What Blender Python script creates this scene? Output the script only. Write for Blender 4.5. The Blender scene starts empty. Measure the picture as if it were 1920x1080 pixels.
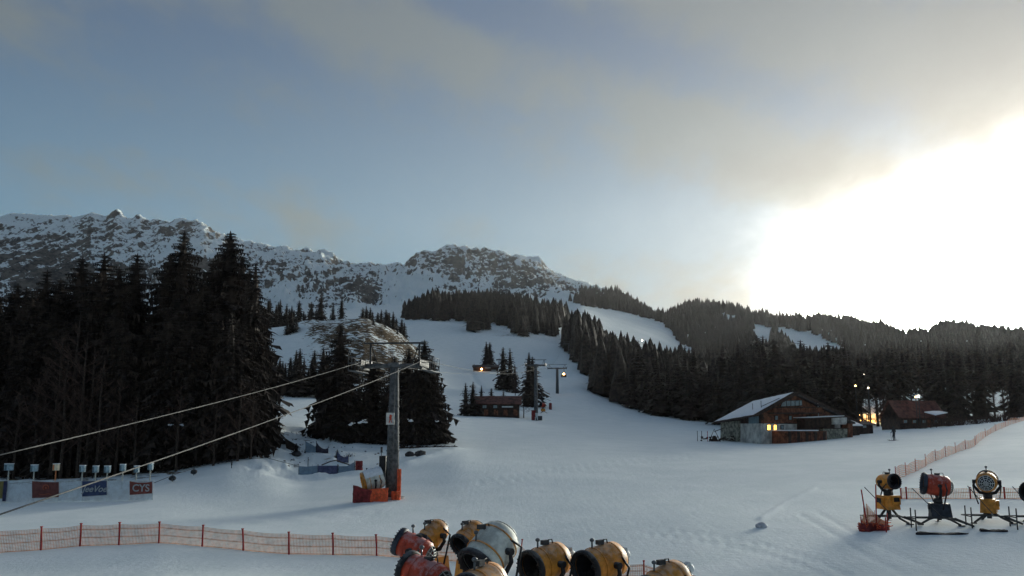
import bpy, bmesh, math, random
import numpy as np
from mathutils import Vector, Matrix, Euler
random.seed(7); RNG = np.random.default_rng(11)
S = bpy.context.scene; COL = S.collection
# ------------------------------------------------------------------ camera
FPX = 1663.0; PITCH = math.atan(260/FPX); CAMZ = 6.0
cd = bpy.data.cameras.new('camera'); cam = bpy.data.objects.new('camera', cd); COL.objects.link(cam)
cd.sensor_width = 36; cd.lens = FPX/1920*36; cd.clip_start = .1; cd.clip_end = 20000
cam.location = (0, 0, CAMZ); cam.rotation_euler = (math.pi/2+PITCH, 0, 0)
S.camera = cam
S.render.resolution_x = 1024; S.render.resolution_y = 576
CP, SP = math.cos(PITCH), math.sin(PITCH)
def ray(px, py):
    up = (540-py)/FPX; y = CP-up*SP
    return (px-960)/FPX/y, (SP+up*CP)/y
def P(px, py, Y):
    a, t = ray(px, py); return Vector((a*Y, Y, CAMZ+t*Y))
def project(x, y, z):
    z = z-CAMZ; d = y*CP+z*SP; u = -y*SP+z*CP
    return 960+FPX*x/d, 540-FPX*u/d
def gdir(px, py):
    a, t = ray(px, py); return Vector((a, 1, t)).normalized()
# ------------------------------------------------------------------ world, sun, exposure
S.view_settings.view_transform = 'Standard'; S.view_settings.look = 'None'
S.view_settings.exposure = .66; S.view_settings.gamma = 1
SUN_AZ = math.radians(34); SUN_EL = math.radians(5)
W = bpy.data.worlds.new('World'); S.world = W; W.use_nodes = True
class NT:
    def __init__(s, tree): s.t = tree; s.n = tree.nodes; s.l = tree.links
    def node(s, typ, **kw):
        n = s.n.new(typ)
        for k, v in kw.items(): setattr(n, k, v)
        return n
    def put(s, sock, v):
        if isinstance(v, bpy.types.NodeSocket): s.l.new(v, sock)
        elif v is not None: sock.default_value = v
    def m(s, op, a, b=None, c=None, clamp=False):
        n = s.node('ShaderNodeMath', operation=op, use_clamp=clamp)
        for i, v in enumerate((a, b, c)):
            if v is not None: s.put(n.inputs[i], v)
        return n.outputs[0]
    def vm(s, op, a, b=None):
        n = s.node('ShaderNodeVectorMath', operation=op)
        s.put(n.inputs[0], a)
        if b is not None: s.put(n.inputs[3 if op == 'SCALE' else 1], b)
        return n.outputs['Value'] if op in ('DOT_PRODUCT', 'LENGTH') else n.outputs[0]
    def mix(s, f, a, b, blend='MIX'):
        n = s.node('ShaderNodeMix', data_type='RGBA', blend_type=blend)
        s.put(n.inputs[0], f)
        for i, v in ((6, a), (7, b)):
            s.put(n.inputs[i], v if isinstance(v, bpy.types.NodeSocket) else (*v, 1)[:4])
        return n.outputs[2]
    def ramp(s, f, lo, hi, a=0., b=1.):
        n = s.node('ShaderNodeMapRange', interpolation_type='SMOOTHSTEP')
        s.put(n.inputs[0], f); n.inputs[1].default_value = lo; n.inputs[2].default_value = hi
        n.inputs[3].default_value = a; n.inputs[4].default_value = b
        return n.outputs[0]
    def noise(s, vec, scale, detail=4, rough=.55, dist=0.):
        n = s.node('ShaderNodeTexNoise'); s.put(n.inputs['Vector'], vec)
        n.inputs['Scale'].default_value = scale; n.inputs['Detail'].default_value = detail
        n.inputs['Roughness'].default_value = rough; n.inputs['Distortion'].default_value = dist
        return n.outputs[0]
    def mapv(s, vec, scale=(1, 1, 1), rot=(0, 0, 0), loc=(0, 0, 0)):
        n = s.node('ShaderNodeMapping'); s.put(n.inputs[0], vec)
        n.inputs['Scale'].default_value = scale; n.inputs['Rotation'].default_value = rot; n.inputs['Location'].default_value = loc
        return n.outputs[0]
def build_world():
    t = NT(W.node_tree); t.n.clear()
    tc = t.node('ShaderNodeTexCoord').outputs['Generated']
    sky = t.node('ShaderNodeTexSky', sky_type='NISHITA', sun_disc=False)
    sky.sun_elevation = SUN_EL; sky.sun_rotation = SUN_AZ; sky.air_density = 1.2; sky.dust_density = 1.5
    sep = t.node('ShaderNodeSeparateXYZ'); t.l.new(tc, sep.inputs[0])
    z = t.m('MAXIMUM', sep.outputs[2], 0.)
    den = t.m('ADD', z, .22)
    comb = t.node('ShaderNodeCombineXYZ')
    t.put(comb.inputs[0], t.m('DIVIDE', sep.outputs[0], den)); t.put(comb.inputs[1], t.m('DIVIDE', sep.outputs[1], den))
    q = comb.outputs[0]
    n1 = t.noise(t.mapv(q, (1.0, .62, 1), (0, 0, math.radians(-24)), (3.1, 7.7, 0)), 1.3, 6, .55, .15)
    n2 = t.noise(t.mapv(q, (1.6, .8, 1), (0, 0, math.radians(-38)), (9.1, 1.7, 0)), 1.9, 7, .6, .25)
    cov = t.m('ADD', t.m('MULTIPLY', n1, .6), t.m('MULTIPLY', n2, .4))
    for (p0, p1, wd, am) in (((800, 70), (1750, 400), .055, .13), ((760, 330), (1500, 455), .035, -.15), ((1000, 40), (1600, 245), .035, -.13), ((100, 60), (700, 150), .05, -.03), ((0, 250), (700, 330), .06, .07), ((1500, 20), (2000, 190), .05, .10)):
        nn = gdir(*p0).cross(gdir(*p1)).normalized(); q_ = t.m('DIVIDE', t.vm('DOT_PRODUCT', tc, tuple(nn)), wd)
        cov = t.m('ADD', cov, t.m('MULTIPLY', t.m('EXPONENT', t.m('MULTIPLY', t.m('MULTIPLY', q_, q_), -1.)), am))
    n3 = t.noise(t.mapv(q, (1.5, .9, 1), (0, 0, math.radians(-30)), (2.2, 5.1, 0)), 6.5, 6, .65, .3)
    cov = t.m('ADD', cov, t.m('MULTIPLY', t.m('SUBTRACT', n3, .5), .22))
    cl = t.m('ADD', t.m('MULTIPLY', t.ramp(cov, .42, .61), .84), .13)
    nd = gdir(1150, 300).cross(gdir(1700, 345)).normalized(); qd = t.m('DIVIDE', t.vm('DOT_PRODUCT', tc, tuple(nd)), .028); ed = t.m('DIVIDE', t.vm('LENGTH', t.vm('SUBTRACT', tc, tuple(gdir(1540, 340)))), .16)
    dk = t.m('MULTIPLY', t.m('EXPONENT', t.m('MULTIPLY', t.m('ADD', t.m('MULTIPLY', qd, qd), t.m('MULTIPLY', ed, ed)), -1.)), t.ramp(n2, .35, .6, .25, 1.))
    blue = t.mix(t.ramp(z, .12, .46), (.066, .158, .246), (.029, .062, .130))
    grey = t.mix(t.ramp(z, .05, .5), (.100, .130, .142), (.086, .102, .115))
    base = t.vm('SCALE', t.mix(t.m('MULTIPLY', dk, .6), t.mix(cl, blue, grey), (.055, .062, .066)), t.ramp(z, .45, .95, 1., 1.3))  # unseen upper sky made brighter to add light on the snow
    # glow of the set sun behind thin cloud
    G = gdir(2085, 605); T = Vector((G.y, -G.x, 0)).normalized(); U = T.cross(G).normalized()
    if U.z < 0: U = -U
    v = t.vm('SUBTRACT', tc, tuple(G))
    a = t.m('MULTIPLY', t.vm('DOT_PRODUCT', v, tuple(T)), .62)
    b = t.vm('DOT_PRODUCT', v, tuple(U))
    c = t.vm('DOT_PRODUCT', v, tuple(G))
    r2 = t.m('ADD', t.m('ADD', t.m('MULTIPLY', a, a), t.m('MULTIPLY', b, b)), t.m('MULTIPLY', c, c))
    r = t.m('SQRT', r2)
    r = t.m('ADD', r, t.m('MULTIPLY', t.m('SUBTRACT', n2, .5), .10))
    r = t.m('ADD', r, t.m('MULTIPLY', t.m('SUBTRACT', n1, .5), .10))
    r = t.m('MAXIMUM', r, 0.)
    def g(w, p=2.): return t.m('EXPONENT', t.m('MULTIPLY', t.m('POWER', t.m('DIVIDE', r, w), p), -1.))
    core = t.vm('SCALE', (.98, .98, .86), t.m('MULTIPLY', g(.083, 2.0), 160.))
    halo = t.vm('SCALE', (.92, .97, 1.), t.m('MULTIPLY', g(.25, 2.6), .24))
    wide = t.vm('SCALE', (.75, .9, 1.), t.m('MULTIPLY', g(.5, 2.), .055))
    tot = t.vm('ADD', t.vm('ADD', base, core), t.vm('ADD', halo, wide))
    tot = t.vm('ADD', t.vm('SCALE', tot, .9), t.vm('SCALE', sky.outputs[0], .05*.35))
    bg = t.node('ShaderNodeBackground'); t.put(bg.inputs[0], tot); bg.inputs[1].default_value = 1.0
    out = t.node('ShaderNodeOutputWorld'); t.l.new(bg.outputs[0], out.inputs[0])
build_world()
sd = bpy.data.lights.new('sun', 'SUN'); sd.energy = .5; sd.angle = math.radians(45); sd.color = (1, .93, .78)
so = bpy.data.objects.new('sun', sd); COL.objects.link(so)
so.rotation_euler = Vector((-math.sin(SUN_AZ)*math.cos(SUN_EL+.12), -math.cos(SUN_AZ)*math.cos(SUN_EL+.12), -math.sin(SUN_EL+.12))).to_track_quat('-Z', 'Y').to_euler()
so['kind'] = 'helper'
# ------------------------------------------------------------------ helpers
def tag(o, label=None, cat=None, group=None, kind=None):
    if label: o['label'] = label
    if cat: o['category'] = cat
    if group: o['group'] = group
    if kind: o['kind'] = kind
    return o
def empty(name, loc, rz=0.):
    o = bpy.data.objects.new(name, None); COL.objects.link(o); o.location = loc; o.rotation_euler = (0, 0, rz)
    o.empty_display_size = .3
    return o
MATS = {}
def mat(name, col, rough=.7, metal=0., var=.12, scale=3., bump=0., emit=0., spec=.3, col2=None, detail=4, frost=0.):
    if name in MATS: return MATS[name]
    m = bpy.data.materials.new(name); m.use_nodes = True; t = NT(m.node_tree)
    b = t.n['Principled BSDF']
    tc = t.node('ShaderNodeTexCoord').outputs['Object']
    n = t.noise(tc, scale, detail, .6)
    if col2 is None: col2 = tuple(max(0, c*(1-2.2*var)) for c in col)
    c1 = tuple(min(1, c*(1+var)) for c in col)
    cc = t.mix(t.ramp(n, .3, .7), col2, c1)
    if frost:
        gm = t.node('ShaderNodeNewGeometry').outputs['Normal']; up = t.vm('DOT_PRODUCT', gm, (0., 0., 1.)); fn = t.noise(tc, 5.5, 6, .7)
        cc = t.mix(t.m('MULTIPLY', t.ramp(t.m('ADD', t.m('MULTIPLY', up, .28), fn), .60, .80), frost), cc, (.62, .65, .67))
    t.put(b.inputs['Base Color'], cc)
    b.inputs['Roughness'].default_value = rough; b.inputs['Metallic'].default_value = metal
    b.inputs['Specular IOR Level'].default_value = spec
    if bump:
        bn = t.node('ShaderNodeBump'); bn.inputs['Strength'].default_value = bump; bn.inputs['Distance'].default_value = .05
        t.put(bn.inputs['Height'], n); t.l.new(bn.outputs[0], b.inputs['Normal'])
    if emit:
        b.inputs['Emission Color'].default_value = (*col, 1); b.inputs['Emission Strength'].default_value = emit
    MATS[name] = m
    return m
class MB:
    def __init__(s): s.v = []; s.f = []; s.sm = []
    def add(s, vs, fs, smooth=False):
        k = len(s.v); s.v += [tuple(v) for v in vs]; s.f += [tuple(i+k for i in f) for f in fs]; s.sm += [smooth]*len(fs); return s
    def box(s, c, size, rz=0., M=None, taper=1.):
        x, y, z = (d/2 for d in size); vs = []
        for sx, sy, sz in ((-1,-1,-1),(1,-1,-1),(1,1,-1),(-1,1,-1),(-1,-1,1),(1,-1,1),(1,1,1),(-1,1,1)):
            k = taper if sz > 0 else 1
            vs.append(Vector((sx*x*k, sy*y*k, sz*z)))
        R = M.to_3x3() if M is not None else Matrix.Rotation(rz, 3, 'Z')
        vs = [R@v+Vector(c) for v in vs]
        return s.add(vs, ((0,3,2,1),(4,5,6,7),(0,1,5,4),(1,2,6,5),(2,3,7,6),(3,0,4,7)))
    def hexa(s, b, t):   # bottom 4, top 4
        return s.add(list(b)+list(t), ((3,2,1,0),(4,5,6,7),(0,1,5,4),(1,2,6,5),(2,3,7,6),(3,0,4,7)))
    def tube(s, pts, r, n=8, cap=True, smooth=True):
        pts = [Vector(p) for p in pts]; rs = r if isinstance(r, (list, tuple)) else [r]*len(pts)
        vs = []; up0 = None
        for i, p in enumerate(pts):
            d = (pts[min(i+1, len(pts)-1)]-pts[max(i-1, 0)]).normalized()
            if up0 is None: up0 = Vector((0, 0, 1)) if abs(d.z) < .9 else Vector((1, 0, 0))
            a = d.cross(up0).normalized(); b = a.cross(d); up0 = b
            for k in range(n):
                w = 2*math.pi*k/n; vs.append(p+(a*math.cos(w)+b*math.sin(w))*rs[i])
        fs = []
        for i in range(len(pts)-1):
            for k in range(n): fs.append((i*n+k, i*n+(k+1) % n, (i+1)*n+(k+1) % n, (i+1)*n+k))
        s.add(vs, fs, smooth)
        if cap:
            k0 = len(s.v)-len(vs)
            s.f.append(tuple(k0+k for k in reversed(range(n)))); s.sm.append(False)
            s.f.append(tuple(k0+(len(pts)-1)*n+k for k in range(n))); s.sm.append(False)
        return s
    def lathe(s, prof, M=None, n=24, smooth=True):   # prof: (x along axis, r); axis = +X
        vs = []; M = M or Matrix.Identity(4)
        for x, r in prof:
            for k in range(n):
                w = 2*math.pi*k/n; vs.append(M@Vector((x, r*math.cos(w), r*math.sin(w))))
        fs = []
        for i in range(len(prof)-1):
            for k in range(n): fs.append((i*n+k, i*n+(k+1) % n, (i+1)*n+(k+1) % n, (i+1)*n+k))
        return s.add(vs, fs, smooth)
    def ball(s, c, r, n=10, m=6, sc=(1, 1, 1), jit=0.):
        vs = []; fs = []
        for i in range(m+1):
            a = math.pi*i/m
            for k in range(n):
                w = 2*math.pi*k/n; j = 1+random.uniform(-jit, jit)
                vs.append(Vector(c)+Vector((math.sin(a)*math.cos(w)*sc[0], math.sin(a)*math.sin(w)*sc[1], math.cos(a)*sc[2]))*r*j)
        for i in range(m):
            for k in range(n): fs.append((i*n+k, (i+1)*n+k, (i+1)*n+(k+1) % n, i*n+(k+1) % n))
        return s.add(vs, fs, True)
    def build(s, name, m, parent=None, loc=None):
        me = bpy.data.meshes.new(name); me.from_pydata(s.v, [], s.f); me.update()
        me.polygons.foreach_set('use_smooth', s.sm)
        me.materials.append(m)
        o = bpy.data.objects.new(name, me); COL.objects.link(o)
        if parent: o.parent = parent
        if loc is not None: o.location = loc
        return o
def copy_tree(o, parent=None):
    c = o.copy(); COL.objects.link(c)
    if parent: c.parent = parent
    for ch in KIDS.get(o, []): KIDS.setdefault(c, []).append(copy_tree(ch, c))
    return c
KIDS = {}
# ------------------------------------------------------------------ noise
def _hash(ix, iy, seed):
    h = (ix.astype(np.int64)*374761393+iy.astype(np.int64)*668265263+seed*974711) & 0xffffffff
    h = ((h ^ (h >> 13))*1274126177) & 0xffffffff
    return ((h ^ (h >> 16)) & 0xffffff)/float(0xffffff)
def vnoise(x, y, seed=0):
    ix = np.floor(x); iy = np.floor(y); fx = x-ix; fy = y-iy
    fx = fx*fx*fx*(fx*(fx*6-15)+10); fy = fy*fy*fy*(fy*(fy*6-15)+10)
    a = _hash(ix, iy, seed); b = _hash(ix+1, iy, seed); c = _hash(ix, iy+1, seed); d = _hash(ix+1, iy+1, seed)
    return (a*(1-fx)+b*fx)*(1-fy)+(c*(1-fx)+d*fx)*fy
def fbm(x, y, o=4, seed=0, g=.5, ridged=False):
    s = 0; a = 1; tot = 0
    for i in range(o):
        n = vnoise(x*2**i+17.3*i, y*2**i-9.1*i, seed+i)
        if ridged: n = 1-abs(2*n-1)
        s = s+a*n; tot += a; a *= g
    return s/tot
def sstep(x, a, b):
    t = np.clip((x-a)/(b-a), 0, 1); return t*t*(3-2*t)
# ------------------------------------------------------------------ terrain (one height function for everything)
LAYERS = [
 (6, 'z0'), (25, 'z0'),
 (42, [(0,1037),(300,1027),(500,1036),(740,1043),(1000,1043),(1300,1012),(1650,1000),(1920,992)]),
 (65, [(0,950),(300,945),(500,945),(735,937),(1000,930),(1300,920),(1650,910),(1920,895)]),
 (85, [(0,897),(150,895),(300,887),(430,868),(500,870),(560,890),(670,884),(760,876),(860,866),(1000,872),(1200,875),(1400,870),(1650,862),(1920,845)]),
 (105, [(0,875),(300,858),(430,838),(490,815),(560,812),(620,822),(700,832),(850,835),(900,845),(1000,848),(1200,852),(1400,848),(1650,840),(1920,822)]),
 (150, [(0,840),(300,830),(430,800),(500,780),(560,783),(650,790),(850,795),(1000,808),(1200,822),(1340,827),(1450,829),(1580,820),(1650,815),(1760,808),(1920,790)]),
 (200, [(0,800),(430,760),(500,742),(580,744),(650,750),(860,778),(975,783),(1000,787),(1100,797),(1200,803),(1330,805),(1500,808),(1650,803),(1920,782)]),
 (250, [(0,770),(430,735),(500,725),(580,725),(660,722),(780,735),(860,748),(1000,757),(1100,765),(1130,770),(1200,780),(1330,792),(1500,800),(1650,798),(1750,788),(1920,774)]),
 (350, [(0,640),(430,615),(500,610),(545,600),(600,586),(640,583),(700,590),(740,612),(780,645),(815,690),(860,712),(935,715),(1045,715),(1085,712),(1130,735),(1250,765),(1350,772),(1500,780),(1650,765),(1750,745),(1920,735)]),
 (450, [(0,640),(500,640),(600,640),(700,650),(780,665),(860,685),(1000,680),(1075,670),(1100,680),(1150,705),(1250,735),(1400,745),(1600,740),(1920,725)]),
 (620, [(0,640),(500,640),(600,640),(700,620),(750,601),(820,598),(880,603),(960,612),(1000,622),(1060,640),(1095,640),(1130,650),(1150,672),(1200,690),(1250,705),(1300,715),(1400,715),(1600,720),(1920,705)]),
 (800, [(0,615),(500,612),(700,605),(800,592),(900,590),(1000,600),(1060,610),(1100,618),(1150,645),(1200,663),(1250,680),(1300,685),(1400,690),(1600,700),(1920,685)]),
 (1200, [(0,600),(500,592),(700,590),(800,582),(900,575),(1000,577),(1060,583),(1090,577),(1130,590),(1180,603),(1240,620),(1290,650),(1340,640),(1400,645),(1500,660),(1600,672),(1700,665),(1920,655)]),
 (1600, [(0,595),(500,585),(800,572),(900,560),(1000,560),(1060,562),(1130,572),(1180,580),(1225,598),(1245,598),(1270,583),(1300,575),(1350,579),(1400,590),(1450,604),(1525,604),(1535,598),(1600,606),(1650,616),(1700,634),(1740,630),(1765,612),(1850,614),(1920,624)]),
 (1900, [(0,570),(200,575),(480,575),(540,570),(700,560),(800,540),(900,535),(1000,540),(1060,547),(1130,560),(1180,565),(1240,612),(1300,620),(1450,640),(1920,650)]),
 (2400, [(0,403),(100,404),(150,408),(175,398),(198,405),(218,397),(240,408),(262,404),(280,412),(330,412),(360,412),(385,420),(400,430),(430,443),(480,455),(510,460),(540,460),(570,466),(600,472),(640,487),(665,490),(700,488),(730,491),(755,490),(775,475),(790,468),(812,470),(840,459),(870,460),(905,467),(935,472),(960,478),(990,483),(1010,490),(1025,503),(1040,513),(1070,530),(1100,543),(1140,553),(1180,560),(1195,572),(1240,640),(1300,650),(1920,670)]),
 (3300, [(0,640),(1920,690)]), (7000, [(0,740),(1920,740)])]
NTH_IN = 1000
th_in = np.linspace(math.radians(-33), math.radians(33), NTH_IN)
th_out = np.radians(np.concatenate([np.arange(36, 180, 4.), np.arange(-180, -33, 4.)]))
TH = np.concatenate([th_out[th_out < -.5], th_in, th_out[th_out > .5]])
RR = np.concatenate([np.array([0.5]), np.exp(np.linspace(math.log(5), math.log(900), 330)), np.linspace(910, 3300, 235)[0:], np.array([4200, 5500, 7000])])
def layer_curves():
    Rs = []; Zs = []
    for Y, pts in LAYERS:
        if pts == 'z0':
            Rs.append(np.full(TH.shape, float(Y))); Zs.append(np.zeros(TH.shape)); continue
        th = []; zz = []; rr = []
        for px, py in pts:
            p = P(px, py, Y); th.append(math.atan2(p.x, p.y)); zz.append(p.z); rr.append(math.hypot(p.x, p.y))
        z = np.interp(TH, th, zz); r = np.interp(TH, th, rr)
        k = 1 if Y >= 2000 else (9 if Y > 500 else 21)
        inn = (TH > -.5) & (TH < .5) if False else (np.abs(TH) <= math.radians(33)+1e-6)
        zi = z[inn]; zi = np.convolve(np.pad(zi, k//2, mode='edge'), np.ones(k)/k, mode='valid') if k > 1 else zi
        z[inn] = zi
        # beyond the frame the hills ease down
        ext = np.clip((np.abs(TH)-math.radians(33))/math.radians(60), 0, 1)
        z = z*(1-.6*ext)
        Rs.append(r); Zs.append(z)
    return np.array(Rs), np.array(Zs)
LR, LZ = layer_curves()
ZG = np.zeros((len(RR), len(TH)))
for j in range(len(TH)): ZG[:, j] = np.interp(np.log(RR), np.log(LR[:, j]), LZ[:, j])
def smooth_rows(Z, k):
    pad = np.pad(Z, ((k//2, k//2), (0, 0)), mode='edge'); c = np.cumsum(np.vstack([np.zeros((1, Z.shape[1])), pad]), axis=0)
    return (c[k:]-c[:-k])/k
Zs = smooth_rows(smooth_rows(ZG, 9), 7)
w = sstep(RR, 1500, 1900)[:, None]; w[:1] = 0
ZG = Zs*(1-w)+ZG*w
XX = RR[:, None]*np.sin(TH)[None, :]; YY = RR[:, None]*np.cos(TH)[None, :]
PX, PY = project(XX, np.maximum(YY, .5), ZG)
PX = np.where(YY > 1, PX, 0)
RRg = np.repeat(RR[:, None], len(TH), 1)
rocky = sstep(RRg, 1350, 1900)*(1-sstep(PX, 1150, 1230))*(1-sstep(RRg, 3300, 4000))
u1 = XX-.22*RRg; u2 = XX+.15*RRg
leftm = 1-sstep(PX, 380, 560)
u1 = u1+26*(fbm(XX/130, RRg/130, 3, 90)-.5)*4
rid = leftm*(.6*fbm(u1/85, (RRg+u1)/260, 6, 3, .6, True)+.4*fbm(XX/90, RRg/70, 5, 95, .6, True))+(1-leftm)*(.55*fbm(u2/80, RRg/190, 5, 8, .55, True)+.45*fbm(XX/140, RRg/90, 5, 21, .55, True))
fine = fbm(XX/16, RRg/22, 3, 31)
crest = 1.15-.55*sstep(RRg, 2150, 2400)*leftm-.3*sstep(RRg, 2150, 2400)*(1-leftm)
ZG = ZG+rocky*crest*((rid-.62)*62+(fine-.5)*26)
# gentle relief of the lower ground
near = 1-sstep(RRg, 700, 1300)
ZG += near*(fbm(XX/9, YY/9, 3, 40)-.5)*.14*sstep(RRg, 15, 60)
ZG += near*(fbm(XX/40, YY/40, 3, 44)-.5)*1.6*sstep(RRg, 90, 300)
kn0 = sstep(RRg, 235, 275)*(1-sstep(RRg, 370, 400))*sstep(PX, 520, 590)*(1-sstep(PX, 790, 830))
ZG += kn0*((fbm(XX/14, YY/20, 4, 81)-.5)*5.0+(fbm(XX/5, YY/5, 3, 85)-.5)*1.6)
# bumpy thrown-up snow on the bank below the wood
bank = np.exp(-((PX-560)/105)**4)*sstep(RRg, 78, 88)*(1-sstep(RRg, 112, 125))
ZG += bank*((fbm(XX/1.6, YY/1.6, 4, 50)-.5)*1.1+(fbm(XX/4.5, YY/4.5, 2, 53)-.5)*1.2)
def seg_dist(x, y, pts):
    d = np.full(x.shape, 1e9)
    for (x0, y0), (x1, y1) in zip(pts[:-1], pts[1:]):
        dx, dy = x1-x0, y1-y0; t = np.clip(((x-x0)*dx+(y-y0)*dy)/(dx*dx+dy*dy), 0, 1)
        d = np.minimum(d, np.hypot(x-x0-t*dx, y-y0-t*dy))
    return d
def grid_h(x, y):
    th = np.arctan2(x, y); r = np.hypot(x, y)
    i = np.clip(np.searchsorted(RR, r)-1, 0, len(RR)-2); j = np.clip(np.searchsorted(TH, th)-1, 0, len(TH)-2)
    fr = np.clip((r-RR[i])/(RR[i+1]-RR[i]), 0, 1); ft = np.clip((th-TH[j])/(TH[j+1]-TH[j]), 0, 1)
    return (ZG[i, j]*(1-ft)+ZG[i, j+1]*ft)*(1-fr)+(ZG[i+1, j]*(1-ft)+ZG[i+1, j+1]*ft)*fr
def H(x, y): return float(grid_h(np.array([float(x)]), np.array([float(y)]))[0])
def GP(px, Y):   # ground point at column px and depth Y
    py = 850
    for _ in range(6):
        a, t = ray(px, py); x = a*Y; z = H(x, Y); py = float(project(x, Y, z)[1])
    return Vector((x, Y, z))
def hitY(px, py, y0=20, y1=1500):   # first depth where the ground is seen at this pixel
    Y = y0
    while Y < y1:
        a, t = ray(px, py)
        if H(a*Y, Y) >= CAMZ+t*Y: return Y
        Y *= 1.004
    return y1
def trk(pix): 
    o = []
    for px, py in pix:
        Y = hitY(px, py); a, t = ray(px, py); o.append((a*Y, Y))
    return o
tracks = [([(1425,975),(1470,945),(1530,915)], .18, .07), ([(1200,1000),(1400,1030),(1500,1060),(1560,1085)], .15, -.035),
          ([(1240,995),(1430,1022),(1540,1055),(1600,1085)], .15, -.035), ([(1500,965),(1560,1000),(1620,1040),(1700,1080)], .15, -.03),
          ([(1530,960),(1600,1000),(1670,1035),(1780,1080)], .15, -.03), ([(860,842),(760,872),(700,885),(600,892)], .8, .25),
          ([(885,700),(905,725),(960,735),(1000,738)], 1.2, -.9), ([(935,700),(960,725),(990,733)], 1.2, -.6), ([(700,960),(400,985),(0,1000)], .3, -.06),
          ([(900,905),(1100,870),(1300,850),(1500,842)], .3, -.04), ([(915,912),(1115,876),(1315,855),(1500,846)], .3, -.04)]
nearm = RRg < 480
for pix, wd, am in tracks:
    q = trk(pix); d = seg_dist(XX[nearm], YY[nearm], q)
    wob = .6+.8*fbm(XX[nearm]/1.2, YY[nearm]/1.2, 2, 61)
    ZG[nearm] += am*wob*np.exp(-(d/wd)**2)*sstep(XX[nearm]*0+RRg[nearm], 15, 22)
PX, PY = project(XX, np.maximum(YY, .5), ZG); PX = np.where(YY > 1, PX, -9999)
# rock / grass cover
rock_bias = np.zeros_like(ZG)
for (cx, cy, rx, ry, wt) in [(60,500,130,60,.14),(300,430,160,25,.05),(870,490,110,40,.11),(1010,540,70,30,.12),(690,545,35,22,.30),(560,500,90,30,.04),(960,540,80,40,.06),(1120,560,60,12,.28),
                             (770,545,50,35,-.35),(520,560,60,30,-.16),(740,500,30,14,-.1),(640,520,60,20,-.02),(1060,575,60,14,-.25)]:
    rock_bias += wt*np.exp(-(((PX-cx)/rx)**2+((PY-cy)/ry)**2)**1.5)
gy, gx = np.gradient(ZG); 
dR = np.gradient(RR)[:, None]; dT = np.gradient(TH)[None, :]*RRg
slope = np.hypot(gy/dR, gx/np.maximum(dT, .01))
rockA = rocky*np.clip(.305+.05*leftm+.36*(slope-.62)+rock_bias+(.5-rid)*.5, -1, 2)
knoll = sstep(RRg, 225, 262)*(1-sstep(RRg, 352, 385))*sstep(PX, 535, 590)*(1-sstep(PX, 778, 815))
knoll *= 1-.9*np.exp(-(((PX-520)/70)**2+((PY-660)/50)**2))
knoll = knoll+.55*np.exp(-(((PX-960)/45)**2+((PY-625)/14)**2)**1.2)+.35*np.exp(-(((PX-760)/55)**2+((PY-608)/6)**2))+.3*np.exp(-(((PX-930)/40)**2+((PY-665)/8)**2))
grassA = np.clip(knoll, 0, 1)*.70+bank*.22+.55*(1-sstep(RRg, 104, 112))*sstep(RRg, 84, 90)*(1-sstep(PX, 330, 470))
def terrain_obj(name, mask_f, m, **kw):
    idx = np.arange(ZG.size).reshape(ZG.shape)
    nj = len(TH)
    J = np.arange(nj); J2 = (J+1) % nj
    a = idx[:-1][:, J]; b = idx[:-1][:, J2]; c = idx[1:][:, J2]; d = idx[1:][:, J]
    f = np.stack([a, b, c, d], -1)[mask_f]
    used = np.unique(f); remap = np.full(ZG.size, -1); remap[used] = np.arange(len(used))
    f = remap[f][:, ::-1]
    co = np.stack([XX.ravel()[used], YY.ravel()[used], ZG.ravel()[used]], -1)
    me = bpy.data.meshes.new(name); me.vertices.add(len(co)); me.vertices.foreach_set('co', co.ravel().astype(np.float32))
    me.loops.add(f.size); me.loops.foreach_set('vertex_index', f.ravel().astype(np.int32))
    me.polygons.add(len(f)); me.polygons.foreach_set('loop_start', np.arange(0, f.size, 4, dtype=np.int32))
    me.polygons.foreach_set('loop_total', np.full(len(f), 4, dtype=np.int32))
    me.update(calc_edges=True); me.validate()
    me.polygons.foreach_set('use_smooth', np.ones(len(me.polygons), dtype=bool))
    for nm, arr in (('rock', rockA), ('grass', grassA)):
        at = me.attributes.new(nm, 'FLOAT', 'POINT'); at.data.foreach_set('value', arr.ravel()[used].astype(np.float32))
    me.materials.append(m)
    o = bpy.data.objects.new(name, me); COL.objects.link(o); o['kind'] = 'structure'
    for k, v in kw.items(): o[k] = v
    return o
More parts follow.
